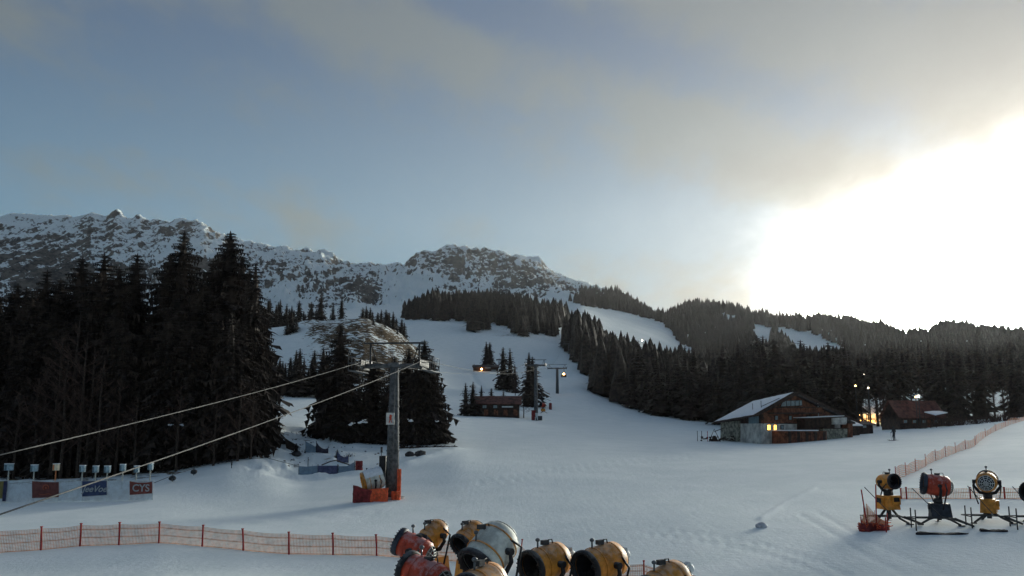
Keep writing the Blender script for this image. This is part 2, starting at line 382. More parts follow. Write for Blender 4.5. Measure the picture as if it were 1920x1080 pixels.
def snow_mat(name='snow', far=False):
    m = bpy.data.materials.new(name); m.use_nodes = True; t = NT(m.node_tree); b = t.n['Principled BSDF']
    tc = t.node('ShaderNodeTexCoord').outputs['Object']
    n1 = t.noise(tc, .35 if not far else .02, 5, .6); n2 = t.noise(tc, 2.6, 6, .65)
    snow = t.mix(t.ramp(n1, .3, .7), (.76, .82, .81), (.84, .885, .875))
    snow = t.mix(t.m('MULTIPLY', t.ramp(n2, .45, .75), .25), snow, (.65, .69, .715))
    gr = t.node('ShaderNodeAttribute', attribute_name='grass').outputs['Fac']
    rk = t.node('ShaderNodeAttribute', attribute_name='rock').outputs['Fac']
    # brown grass terraces showing through thin snow
    gn = t.noise(t.mapv(tc, (.26, .26, .85), (0, math.radians(26), 0)), 1.8, 4, .65, .5)
    gf = t.noise(tc, .06, 3, .6)
    gm = t.ramp(t.m('ADD', t.m('ADD', gn, t.m('MULTIPLY', t.m('SUBTRACT', gf, .5), .55)), t.m('MULTIPLY', t.m('SUBTRACT', gr, .5), .5)), .51, .57)
    gm = t.m('MULTIPLY', gm, t.ramp(gr, .05, .3))
    g2 = t.noise(tc, 1.3, 3, .6)
    gc = t.mix(t.ramp(g2, .35, .65), (.055, .038, .024), (.15, .105, .06))
    col = t.mix(gm, snow, gc)
    dv = Vector((-.30, -.80, -.50)).normalized(); nv = Vector((.1, -.6, .8)); e1 = dv.cross(nv).normalized(); nv = e1.cross(dv)
    cb = t.node('ShaderNodeCombineXYZ'); t.put(cb.inputs[0], t.vm('DOT_PRODUCT', tc, tuple(e1))); t.put(cb.inputs[1], t.m('MULTIPLY', t.vm('DOT_PRODUCT', tc, tuple(dv)), .17)); t.put(cb.inputs[2], t.m('MULTIPLY', t.vm('DOT_PRODUCT', tc, tuple(nv)), .5))
    rnA = t.noise(cb.outputs[0], .065, 8, .68, .5); rnB = t.noise(t.mapv(tc, (1, .4, 2.6), (0, math.radians(14), 0)), .045, 8, .68, .4)
    sx = t.node('ShaderNodeSeparateXYZ'); t.l.new(tc, sx.inputs[0]); ax = t.m('DIVIDE', sx.outputs[0], sx.outputs[1])
    lm = t.ramp(ax, -.36, -.26); mm = t.node('ShaderNodeMix'); t.put(mm.inputs[0], lm); t.put(mm.inputs[2], rnA); t.put(mm.inputs[3], rnB); rn = mm.outputs[0]
    rn2 = t.noise(t.mapv(tc, (1, 1, 2.4)), .085, 6, .7)
    rm = t.ramp(t.m('ADD', t.m('ADD', t.m('MULTIPLY', rn, .65), t.m('MULTIPLY', rn2, .5)), t.m('SUBTRACT', rk, .5)), .42, .50)
    rm = t.m('MULTIPLY', rm, t.ramp(rk, .02, .2))
    rn3 = t.noise(tc, .05, 4, .6)
    rc = t.mix(t.ramp(t.m('ADD', t.m('MULTIPLY', rn2, .5), t.m('MULTIPLY', rn3, .5)), .38, .62), (.026, .027, .030), (.165, .145, .125))
    col = t.mix(rm, col, rc)
    t.put(b.inputs['Base Color'], col); b.inputs['Roughness'].default_value = .9; b.inputs['Specular IOR Level'].default_value = .05
    bn = t.node('ShaderNodeBump'); bn.inputs['Distance'].default_value = .10 if not far else 4.; bn.inputs['Strength'].default_value = .7 if far else .42
    f1 = t.noise(tc, 3.2, 6, .65) if not far else t.noise(tc, .06, 6, .7)
    if not far:
        tr = t.noise(t.mapv(tc, (2.4, .07, 1), (0, 0, math.radians(10))), 1.0, 4, .6); tr2 = t.noise(t.mapv(tc, (.12, 3.0, 1), (0, 0, math.radians(18))), 1.0, 4, .6)
        f1 = t.m('ADD', f1, t.m('MULTIPLY', t.m('ADD', tr, tr2), .30))
    t.put(bn.inputs['Height'], f1); t.l.new(bn.outputs[0], b.inputs['Normal'])
    return m
SNOW = snow_mat(); SNOWF = snow_mat('mountain_snow_and_rock', True)
Rf = .5*(RR[:-1]+RR[1:])[:, None]*np.ones((1, len(TH))); PXf = np.concatenate([PX[:-1, 1:], PX[:-1, :1]], 1)
far_m = (Rf > 905)
kn_m = (Rf > 225) & (Rf < 420) & (PXf > 497) & (PXf < 815)
right_hill = far_m & ((PXf > 1215) | (PXf < -9000))
terrain_obj('snow_field', ~far_m & ~kn_m, SNOW)
terrain_obj('grassy_hill', kn_m, SNOW)
terrain_obj('mountain', far_m & ~right_hill, SNOWF)
terrain_obj('forested_hills', right_hill, SNOWF)
# ------------------------------------------------------------------ trees
M_CROWN = mat('spruce_needles', (.050, .035, .027), .85, var=.35, scale=.9)
M_BARK = mat('bark', (.060, .042, .032), .9, var=.3, scale=6)
M_TWIG = mat('bare_twigs', (.085, .052, .040), .9, var=.3, scale=2)
M_FROST = mat('snowy_needles', (.75, .78, .8), .8)
def crown_arrays(seed, whorls, per, segs, core=.42, rad=.155, low=.06, irr=.25):
    """unit-height spruce crown as triangles: drooping jagged fronds in whorls plus an inner mass"""
    rs = random.Random(seed); V = []; F = []
    def tri(a, b, c): k = len(V); V.extend((a, b, c)); F.append((k, k+1, k+2))
    for i in range(whorls):
        tt = (i+rs.uniform(-.35, .35))/whorls; h = low+(1-low)*(1-(1-max(tt, 0))**1.25)
        h = min(max(h, low), .985)
        L0 = rad*((1-h)/(1-low))**.66*(1+.16*math.sin(i*2.1+seed)+.12*math.sin(i*.77+seed*2))*(1 if h > low+.08 else .75)+.006
        nb = max(5, int(per*(.8+.35*(1-h)))) if whorls > 9 else per
        a0 = rs.uniform(0, 6.28)
        for b in range(nb):
            a = a0+6.283*b/nb+rs.uniform(-.3, .3); L = L0*rs.uniform(1-irr, 1+irr)
            d = Vector((math.cos(a), math.sin(a), 0)); s = Vector((-d.y, d.x, 0))
            rise = .10*L*(h*1.6); droop = L*rs.uniform(.35, .8)*(1-.55*h)
            root = Vector((0, 0, h))
            def pt(t): return root+d*(L*t)+Vector((0, 0, rise*t*2-droop*t*t))
            if segs == 1:
                w = L*.36; k = pt(.45)
                tri(root, pt(1), k+s*w+Vector((0, 0, -.3*w))); tri(root, k-s*w+Vector((0, 0, -.3*w)), pt(1))
            else:
                for q in range(segs):
                    t0, t1 = q/segs, (q+1)/segs; w = L*(.52 if segs < 4 else .25)*(1-t0*.7)*rs.uniform(.75, 1.2)
                    p0, p1 = pt(t0), pt(t1); mid = pt(min(1, t0+.75/segs))
                    dz = Vector((0, 0, -w*rs.uniform(.3, .8)))
                    tri(p0, p1, mid+s*w+dz+d*L*.12); tri(p0, mid-s*w+dz+d*L*.12, p1)
                    if segs > 3 and q > 0:   # hanging sprays
                        tri(p0, p1, (p0+p1)/2+Vector((rs.uniform(-.3, .3)*w, rs.uniform(-.3, .3)*w, -L*rs.uniform(.18, .34))))
    n = 7 if whorls > 9 else 5
    ks = 6 if whorls > 9 else 2
    ring = []
    for i in range(ks+1):
        h = low+.02+(1-low-.02)*i/ks; r = core*rad*((1-h)/(1-low))**.68+.0015
        ring.append([Vector((r*math.cos(6.283*k/n)*rs.uniform(.75, 1.25), r*math.sin(6.283*k/n)*rs.uniform(.75, 1.25), h)) for k in range(n)])
    for i in range(ks):
        for k in range(n):
            a, b, c, d = ring[i][k], ring[i][(k+1) % n], ring[i+1][(k+1) % n], ring[i+1][k]
            tri(a, b, c); tri(a, c, d)
    tri(Vector((-.006, 0, .95)), Vector((.006, 0, .95)), Vector((0, 0, 1.0))); tri(Vector((0, -.006, .95)), Vector((0, .006, .95)), Vector((0, 0, 1.0)))
    return np.array([tuple(v) for v in V], dtype=np.float32), np.array(F, dtype=np.int32)
def tri_mesh(name, V, F, m):
    me = bpy.data.meshes.new(name); me.vertices.add(len(V)); me.vertices.foreach_set('co', V.ravel())
    me.loops.add(F.size); me.loops.foreach_set('vertex_index', F.ravel())
    me.polygons.add(len(F)); me.polygons.foreach_set('loop_start', np.arange(0, F.size, 3, dtype=np.int32)); me.polygons.foreach_set('loop_total', np.full(len(F), 3, dtype=np.int32))
    me.update(calc_edges=True); me.materials.append(m); return me
# trees are modelled 20 m tall
HD = [tri_mesh('spruce_crown', crown_arrays(s, 54, 12, 6, rad=r, low=.05, irr=.42)[0]*20, crown_arrays(s, 54, 12, 6, rad=r, low=.05, irr=.42)[1], M_CROWN) for s, r in ((1, .175), (2, .195), (3, .16))]
MD = [tri_mesh('spruce_crown_small', crown_arrays(s, 24, 9, 2, rad=r, low=.05, irr=.4)[0]*20, crown_arrays(s, 24, 9, 2, rad=r, low=.05, irr=.4)[1], M_CROWN) for s, r in ((11, .16), (12, .18), (13, .14), (14, .20))]
def trunk_mesh():
    b = MB(); b.tube([(0, 0, -.8), (0, 0, 1.2), (.02, .01, 8), (0, 0, 19.2)], [.36, .27, .18, .02], 8)
    me = bpy.data.meshes.new('spruce_trunk'); me.from_pydata(b.v, [], b.f); me.materials.append(M_BARK); return me
TRK = trunk_mesh()
N_TREES = 0
def spruce(x, y, h, lab, group, hd=True, wide=1., z=None, var=None, name='spruce_tree'):
    global N_TREES
    N_TREES += 1
    if z is None: z = H(x, y)
    e = empty(name, (x, y, z-.15), random.uniform(0, 6.28)); k = h/20
    e.scale = (k*wide, k*wide, k); e.rotation_euler = (random.uniform(-.015, .015), random.uniform(-.015, .015), e.rotation_euler.z)
    tag(e, lab, 'tree', group)
    L = HD if hd else MD
    c = bpy.data.objects.new('crown', L[(var if var is not None else N_TREES) % len(L)]); COL.objects.link(c); c.parent = e
    c2 = bpy.data.objects.new('trunk', TRK); COL.objects.link(c2); c2.parent = e
    return e
def hero(px, top, Y, lab, group, wide=1., hd=True, **k):
    g = GP(px, Y); return spruce(g.x, g.y, P(px, top, Y).z-g.z+.15, lab, group, hd, wide, **k)
# -- the dark wood on the left
GW = 'dense dark spruces of the wood behind the sponsor banners'
LW = 'dark spruce standing in the dense wood behind the banner fence'
named = {417: 'tallest dark spruce at the right side of the wood, its tip above the rocky ridge',
         315: 'tall pointed dark spruce in the middle of the wood, rising above the mountain foot',
         462: 'broad dark spruce at the right edge of the wood, shorter than the tallest beside it',
         228: 'narrow dark spruce just left of the gap through which the mountain shows',
         172: 'bushy-topped dark spruce near the left end of the wood, tip against grey rock',
         122: 'slim dark spruce left of the bushy-topped one, its thin tip against the rocks'}
for px, top, Y in [(-70,530,92),(-40,520,97),(5,532,100),(28,545,91),(60,505,96),(90,522,104),(122,480,98),(148,510,92),(172,474,100),(200,500,94),(228,474,97),(252,560,104),(292,478,100),(315,432,96),(338,505,104),(358,525,92),(385,485,100),(402,470,105),(417,434,96),(440,478,102),(462,490,93),(482,575,99),(494,650,97),
                   (30,610,88),(75,590,89),(108,600,87),(190,585,88),(215,600,87),(262,600,89),(300,575,88),(345,600,88),(388,575,89),(425,585,88),(452,600,90),(478,640,92),(0,600,90),(-30,590,90)]:
    hero(px, top, Y, named.get(px, LW), None if px in named else GW, wide=(random.uniform(.95, 1.12) if px not in (315, 417) else 1.12)*(.74 if px > 455 else 1))
for i in range(46):
    px = -60+530*i/45+random.uniform(-5, 5); Y = random.uniform(102, 126)
    hero(px, random.uniform(525, 585) if not 238 < px < 284 else 600, Y, LW, GW, hd=False, wide=1.25)
# -- clump in the middle behind the near lift tower
GC = 'dark spruces of the clump behind the near lift tower'
cl = [(630,607,97,'pointed dark spruce at the left of the clump behind the near lift tower',1.2),(795,637,98,'broad dark spruce at the right end of the clump, right of the near lift tower',1.25),
      (604,700,96,None,1.1),(655,662,101,None,1.3),(700,668,104,None,1.25),(738,668,102,None,1.3),(765,652,104,None,1.35),(810,668,100,None,1.0),(820,725,98,None,1.0),(683,725,97,None,1.3),(722,735,97,None,1.3),(775,700,96,None,1.2),(606,740,95,None,1.1),(640,720,95,None,1.3)]
for px, top, Y, lab, wd in cl:
    hero(px, top, Y+9, lab or 'dark spruce filling the clump behind the near lift tower', None if lab else GC, wide=wd)
# -- lighter trees between wood and clump, further back
for i in range(17):
    px = 506+i*7.5+random.uniform(-4, 4); Y = random.uniform(196, 214)
    hero(px, random.uniform(650, 690), Y, 'grey-green young spruce at the foot of the grassy hill, left of the clump', 'young spruces at the foot of the grassy hill', hd=False, wide=1.25)
for px, top, Y in [(843,745,92)]: pass
# -- on and behind the knoll
for px, top, Y, wd in [(546,583,322,1.5),(538,600,318,1.5),(556,594,326,1.3)]:
    hero(px, top, Y, 'spruce in the small cluster on the left shoulder of the grassy hill', 'small cluster on the left shoulder of the grassy hill', hd=False, wide=wd)
for px, top, Y, lab in [(640,556,352,'lone little spruce standing on the very top of the grassy hill'),(601,556,362,'bushy spruce on the skyline of the grassy hill, left of the lone one'),(624,571,352,'tiniest spruce on the hilltop, between the bushy one and the lone one')]:
    hero(px, top, Y, lab, None, hd=False, wide=1.35)
for i in range(20):
    px = 500+i*5.2+random.uniform(-3, 3); hero(px, random.uniform(558, 590), random.uniform(385, 420), 'spruce seen over the left shoulder of the grassy hill', 'spruces rising behind the grassy hill', hd=False, wide=1.3)
for i in range(16):
    px = 680+i*5+random.uniform(-3, 3); hero(px, 578+max(0, (px-700))*.36+random.uniform(-8, 6), random.uniform(372, 415), 'spruce seen over the right flank of the grassy hill', 'spruces behind the right flank of the hill', hd=False, wide=1.3)
for px, top, Y in [(700,598,330),(722,604,338),(745,618,342),(668,612,318),(690,640,300),(640,650,290),(590,615,318)]:
    hero(px, top, Y, 'small bush-like conifer growing on the brown-striped flank of the grassy hill', 'small conifers on the flank of the grassy hill', hd=False, wide=1.8)
# -- singles on the open slope
for px, top, Y, wd, lab in [(912,640,420,1.4,'left of two small spruces alone on the open slope above the low station'),(918,641,424,1.4,'right of two small spruces alone on the open slope above the low station'),
    (921,656,405,1.3,'tiny bush-like spruce just below the pair alone on the open slope'),
    (944,650,292,1.1,'left spruce of the close pair on the slope right of the low station'),(957,652,288,1.2,'right spruce of the close pair on the slope right of the low station'),(965,682,280,1.0,'small spruce tucked under the close pair, beside the low station'),
    (991,660,236,1.35,'tall dark spruce left of the second lift tower'),(999,668,238,1.35,'second dark spruce leaning close against the tall one, left of the second lift tower'),
    (873,717,196,1.3,'leftmost spruce beside the brown hut'),(886,715,198,1.3,'tallest spruce at the left end of the brown hut'),(902,722,203,1.2,'slim spruce behind the left half of the brown hut'),(921,727,207,1.2,'spruce behind the middle of the brown hut'),(944,730,208,1.1,'small spruce behind the right half of the brown hut')]:
    hero(px, top, Y, lab, None, hd=False, wide=wd)
# -- forest scatter on the slopes
def poly_in(px, py, poly):
    ins = np.zeros(px.shape, bool); n = len(poly)
    for i in range(n):
        x0, y0 = poly[i]; x1, y1 = poly[(i+1) % n]
        c = ((y0 > py) != (y1 > py)) & (px < (x1-x0)*(py-y0)/((y1-y0)+1e-9)+x0); ins ^= c
    return ins
def scatter(R0, R1, cell, px0, px1):
    a0, a1 = ray(px0, 650)[0], ray(px1, 650)[0]
    xs = np.arange(min(a0*R1, a0*R0), a1*R1, cell); ys = np.arange(R0*.8, R1, cell)
    X, Y = np.meshgrid(xs, ys); X = (X+RNG.uniform(-.45, .45, X.shape)*cell).ravel(); Y = (Y+RNG.uniform(-.45, .45, Y.shape)*cell).ravel()
    r = np.hypot(X, Y); k = (Y > 20) & (r > R0) & (r < R1); X, Y, r = X[k], Y[k], r[k]
    Z = grid_h(X, Y); px, py = project(X, Y, Z); k = (px > px0) & (px < px1)
    return X[k], Y[k], Z[k], px[k], py[k], r[k]
pts = []
# right-hand forest
minR = lambda px: np.interp(px, [1060,1075,1100,1130,1200,1250,1300,1340,1400,1590,1620,1700,1990], [500,455,352,312,268,256,250,240,212,205,262,268,262])
maxRn = lambda px: np.interp(px, [1060,1088,1110,1135,1160,1200,1290,1300,1310,2000], [560,700,700,640,560,600,640,640,1e5,1e5])
pisteA = [(1060,560),(1170,588),(1245,606),(1272,640),(1302,668),(1300,720),(1060,650)]
pisteB = [(1408,606),(1446,616),(1444,668),(1424,668)]; pisteC = [(1456,612),(1532,630),(1602,664),(1585,690),(1500,690),(1478,655)]; pisteD = [(1350,588),(1388,594),(1382,606),(1352,602)]
for R0, R1, cell in ((200, 450, 6.2), (450, 900, 7.5), (900, 1720, 10.5)):
    X, Y, Z, px, py, r = scatter(R0, R1, cell, 1060, 1990)
    k = (r > minR(px)) & ((r < maxRn(px)) | ((r > 1150) & ~poly_in(px, py, pisteA) & (px > 1232-0*px)))
    k &= ~(poly_in(px, py, pisteB) | poly_in(px, py, pisteC) | poly_in(px, py, pisteD))
    k &= ~((px > 1592) & (r < 520))
    k &= ~((r > 1000) & (fbm(X/60, Y/60, 2, 70) > .70))
    pts.append(np.stack([X, Y, Z, px, py, r], -1)[k])
# upper middle forest
top_foot = [(735,588),(760,600),(880,604),(886,622),(916,622),(918,606),(960,618),(972,648),(992,650),(1000,626),(1042,632),(1044,600),(1030,585),(1000,560),(740,560)]
for R0, R1, cell in ((560, 1250, 7.5),):
    X, Y, Z, px, py, r = scatter(R0, R1, cell, 730, 1050)
    k = poly_in(px, py, top_foot) & (r > 560)
    k &= ~((px < 850) & (py < 583+(850-px)*.02)) | (r < 900) & poly_in(px, py, top_foot)
    k &= (r < np.interp(px, [735, 765, 800, 850, 960, 1000, 1045], [690, 740, 880, 1050, 1100, 900, 720]))
    pts.append(np.stack([X, Y, Z, px, py, r], -1)[k])
X, Y, Z, px, py, r = scatter(620, 1500, 9, 1036, 1200)   # clump left of the upper piste and the trees on the skyline flank
k = (poly_in(px, py, [(1038,615),(1068,615),(1068,595),(1038,595)]) & (r < 900)) | ((r > 1250) & poly_in(px, py, [(1062,550),(1200,560),(1170,585),(1095,574),(1060,562)]) & (RNG.random(px.shape) < .7))
pts.append(np.stack([X, Y, Z, px, py, r], -1)[k])
X, Y, Z, px, py, r = scatter(1400, 1900, 12, 1080, 1240)
k = poly_in(px, py, [(1080,545),(1240,560),(1240,600),(1150,590),(1100,570)]) ; pts.append(np.stack([X, Y, Z, px, py, r], -1)[k])
A = np.concatenate(pts); A = A[np.argsort(A[:, 5])]
keep = np.ones(len(A), bool)
# clearings for the buildings on the right
for cx, cy, rad in [(P(1480,800,145).x,146,20),(P(1720,800,185).x,185,16),(P(1645,800,262).x,262,9)]:
    keep &= np.hypot(A[:, 0]-cx, A[:, 1]-cy) > rad
A = A[keep]
n_ind = max(0, 298-N_TREES-40)
front = A[(A[:, 3] > 1060) & (A[:, 5] < 420)][:n_ind]
hs = set(map(tuple, np.round(front[:, :2], 3)))
for x, y, z, px, py, r in front:
    spruce(x, y, random.uniform(12, 24)*(1 if px > 1150 else .8), 'dark spruce in the front rows of the forest right of the ski slope' if px < 1600 else 'dark spruce in the loose wood behind the dark cabin',
           'spruces in the front rows of the right-hand forest' if px < 1600 else 'spruces of the loose wood behind the dark cabin', hd=False, wide=random.uniform(1.05, 1.5), z=z)
HP = tri_mesh('pine_crown', crown_arrays(41, 20, 8, 2, rad=.15, low=.42)[0]*20, crown_arrays(41, 20, 8, 2, rad=.15, low=.42)[1], M_CROWN)
for px, top, Y, hp in [(1590,640,208,0),(1600,650,226,1),(1618,655,204,1),(1633,665,232,1),(1647,650,212,1),(1659,660,216,1),(1682,645,224,0),(1700,655,226,1),(1712,650,232,1),(1752,640,214,0),(1768,650,210,0),(1784,640,214,0),(1798,655,206,0),(1808,650,224,1),(1842,650,208,0),(1850,660,220,1),(1866,655,230,1),(1884,650,226,1),(1905,640,206,0),(1918,650,202,0),(1940,640,206,0),(1672,640,240,0),(1738,645,240,1),(1826,655,236,1)]:
    g = GP(px, Y); e = hero(px, top+random.uniform(-8, 8), Y, 'high-crowned conifer with a bare lower trunk beside the dark cabin' if hp else 'full dark spruce behind or right of the dark cabin', 'high-crowned conifers of the loose wood' if hp else 'full spruces of the loose wood', wide=1.0, hd=False)
    if hp: [o for o in COL.objects if o.parent == e and o.name.startswith('crown')][0].data = HP
rest = np.array([a for a in A if (round(a[0], 3), round(a[1], 3)) not in hs])
LO = [crown_arrays(s, 13, 7, 1, rad=r, low=.03, core=.80, irr=.4) for s, r in ((21, .17), (22, .20), (23, .15), (24, .18))]
VLO = [crown_arrays(s, 7, 5, 1, rad=r, low=.02, core=.9, irr=.4) for s, r in ((31, .19), (32, .22), (33, .17), (34, .2))]
Vs = []; Fs = []; off = 0
for x, y, z, px, py, r in rest:
    V, F = (LO if r < 750 else VLO)[random.randrange(4)]
    h = (13+11*float(vnoise(np.array([x/35]), np.array([y/35]), 5)[0]))*random.uniform(.72, 1.15); h *= float(np.interp(px, [735, 815], [.5, 1])) if px < 815 else 1
    a = random.uniform(0, 6.28); c, s = math.cos(a)*h, math.sin(a)*h; wd = random.uniform(1.0, 1.6)
    Q = np.empty_like(V); Q[:, 0] = (V[:, 0]*c-V[:, 1]*s)*wd+x; Q[:, 1] = (V[:, 0]*s+V[:, 1]*c)*wd+y; Q[:, 2] = V[:, 2]*h+z-.3
    Vs.append(Q); Fs.append(F+off); off += len(V)
me = tri_mesh('forest', np.concatenate(Vs), np.concatenate(Fs), M_CROWN)
fo = bpy.data.objects.new('forest', me); COL.objects.link(fo); tag(fo, 'dark spruce forest covering the hillsides around the pistes', 'forest', kind='stuff')
print('forest trees', len(rest), 'tris', len(me.polygons), 'individual', N_TREES)
# -- bare trees
def bare_mesh(seed, n1=16, n2=7, n3=5):
    rs = random.Random(seed); b = MB(); tk = MB()
    tk.tube([(0, 0, -.5), (.1, 0, 4), (-.1, .1, 8), (0, 0, 12)], [.20, .15, .10, .02], 6)
    for i in range(n1):
        h = 2.2+9.2*i/n1; a = rs.uniform(0, 6.28); L = (13-h)*.32*rs.uniform(.8, 1.2)
        d = Vector((math.cos(a), math.sin(a), rs.uniform(.5, 1.0))).normalized(); p0 = Vector((0, 0, h)); p1 = p0+d*L
        b.tube([p0, p1], [.05, .015], 3, False, False)
        for j in range(n2):
            q0 = p0.lerp(p1, .2+.8*j/n2); d2 = (d+Vector((rs.uniform(-1, 1), rs.uniform(-1, 1), rs.uniform(-.2, .9)))).normalized(); q1 = q0+d2*L*.42
            b.tube([q0, q1], [.022, .008], 3, False, False)
            for k in range(n3):
                r0 = q0.lerp(q1, .2+.8*k/n3); r1 = r0+(d2+Vector((rs.uniform(-1, 1), rs.uniform(-1, 1), rs.uniform(-.3, .8)))).normalized()*L*.22
                b.tube([r0, r1], [.012, .006], 3, False, False)
    def mk(q, nm, m): me = bpy.data.meshes.new(nm); me.from_pydata(q.v, [], q.f); me.materials.append(m); return me
    return mk(tk, 'bare_trunk', M_BARK), mk(b, 'bare_twigs', M_TWIG)
BARE = [bare_mesh(5), bare_mesh(6)]
def bare(px, top, Y, lab, group=None, wide=1.):
    g = GP(px, Y); h = P(px, top, Y).z-g.z; k = h/13
    e = empty('bare_tree', g, random.uniform(0, 6.28)); e.scale = (k*wide, k*wide, k); tag(e, lab, 'tree', group)
    t, c = BARE[random.randrange(2)]
    for nm, me in (('trunk', t), ('crown', c)):
        o = bpy.data.objects.new(nm, me); COL.objects.link(o); o.parent = e
for px, top, Y in [(128,565,85.5),(160,620,84.8),(60,680,85),(215,690,84.8),(445,690,86),(400,720,85),(95,600,84.6),(112,640,84.2),(145,600,84.4),(180,650,84.3),(25,700,84.5),(330,700,84.6),(470,700,87),(250,720,84.4)]: bare(px, top, Y, 'leafless brown tree along the front edge of the dark wood', 'leafless brown trees along the wood edge')
for px, top, Y in [(505,700,100),(515,735,104),(498,670,101)]: bare(px, top, Y, 'leafless brown tree leaning out over the snow at the right end of the wood', 'leafless trees at the right end of the wood', 1.3)
bare(966,690,268,'leafless bush-like tree between the spruce pair and the padded posts'); bare(982,738,201,'leafless shrub at the right end of the brown hut', None, 1.6)
for px, top, Y in [(1612,700,205),(1645,690,212),(1653,700,209),(1668,705,215),(1600,690,214),(1690,700,222),(1760,700,215),(1790,715,212),(1818,700,208),(1835,690,214),(1865,695,206),(1892,705,203),(1912,690,206),(1630,715,216),(1850,720,204)]:
    bare(px, top, Y, 'thin leafless tree in the loose wood around the dark cabin', 'thin leafless trees of the loose wood on the right')
# ------------------------------------------------------------------ materials
M_STEEL = mat('galvanised_steel', (.11, .115, .12), .8, .05, var=.25, scale=4)
M_DSTEEL = mat('dark_steel', (.05, .052, .055), .75, .1, var=.2)
M_YEL = mat('yellow_paint', (.70, .29, .045), .5, var=.22, scale=2.5, bump=.1, frost=.25)
M_RED = mat('red_paint', (.50, .065, .03), .5, var=.2, scale=3, bump=.1, frost=.3)
M_BLK = mat('black_plastic', (.018, .018, .021), .6, var=.3, frost=.12)
M_BLUEBLK = mat('blue_black_paint', (.03, .038, .055), .55, var=.3)
M_ORNET = mat('orange_net', (.86, .44, .27), .8, var=.15)
M_PAD = mat('orange_padding', (.78, .13, .05), .85, var=.2, scale=5, bump=.4)
M_PADR = mat('dark_red_padding', (.22, .035, .035), .85, var=.25, scale=4, bump=.4)
M_STAKE = mat('red_stake', (.45, .04, .035), .6, var=.2)
M_PALE = mat('pale_metal', (.62, .66, .66), .5, var=.1)
M_SNOWCAP = mat('snow_cap', (.78, .81, .84), .7, var=.05, scale=6, bump=.4)
M_WHITE = mat('white_shell', (.66, .68, .62), .6, var=.18, scale=3)
M_BEACON = mat('grey_lamp_glass', (.12, .13, .14), .3)
M_GRATE = mat('tarnished_grille', (.30, .31, .30), .5, .5)
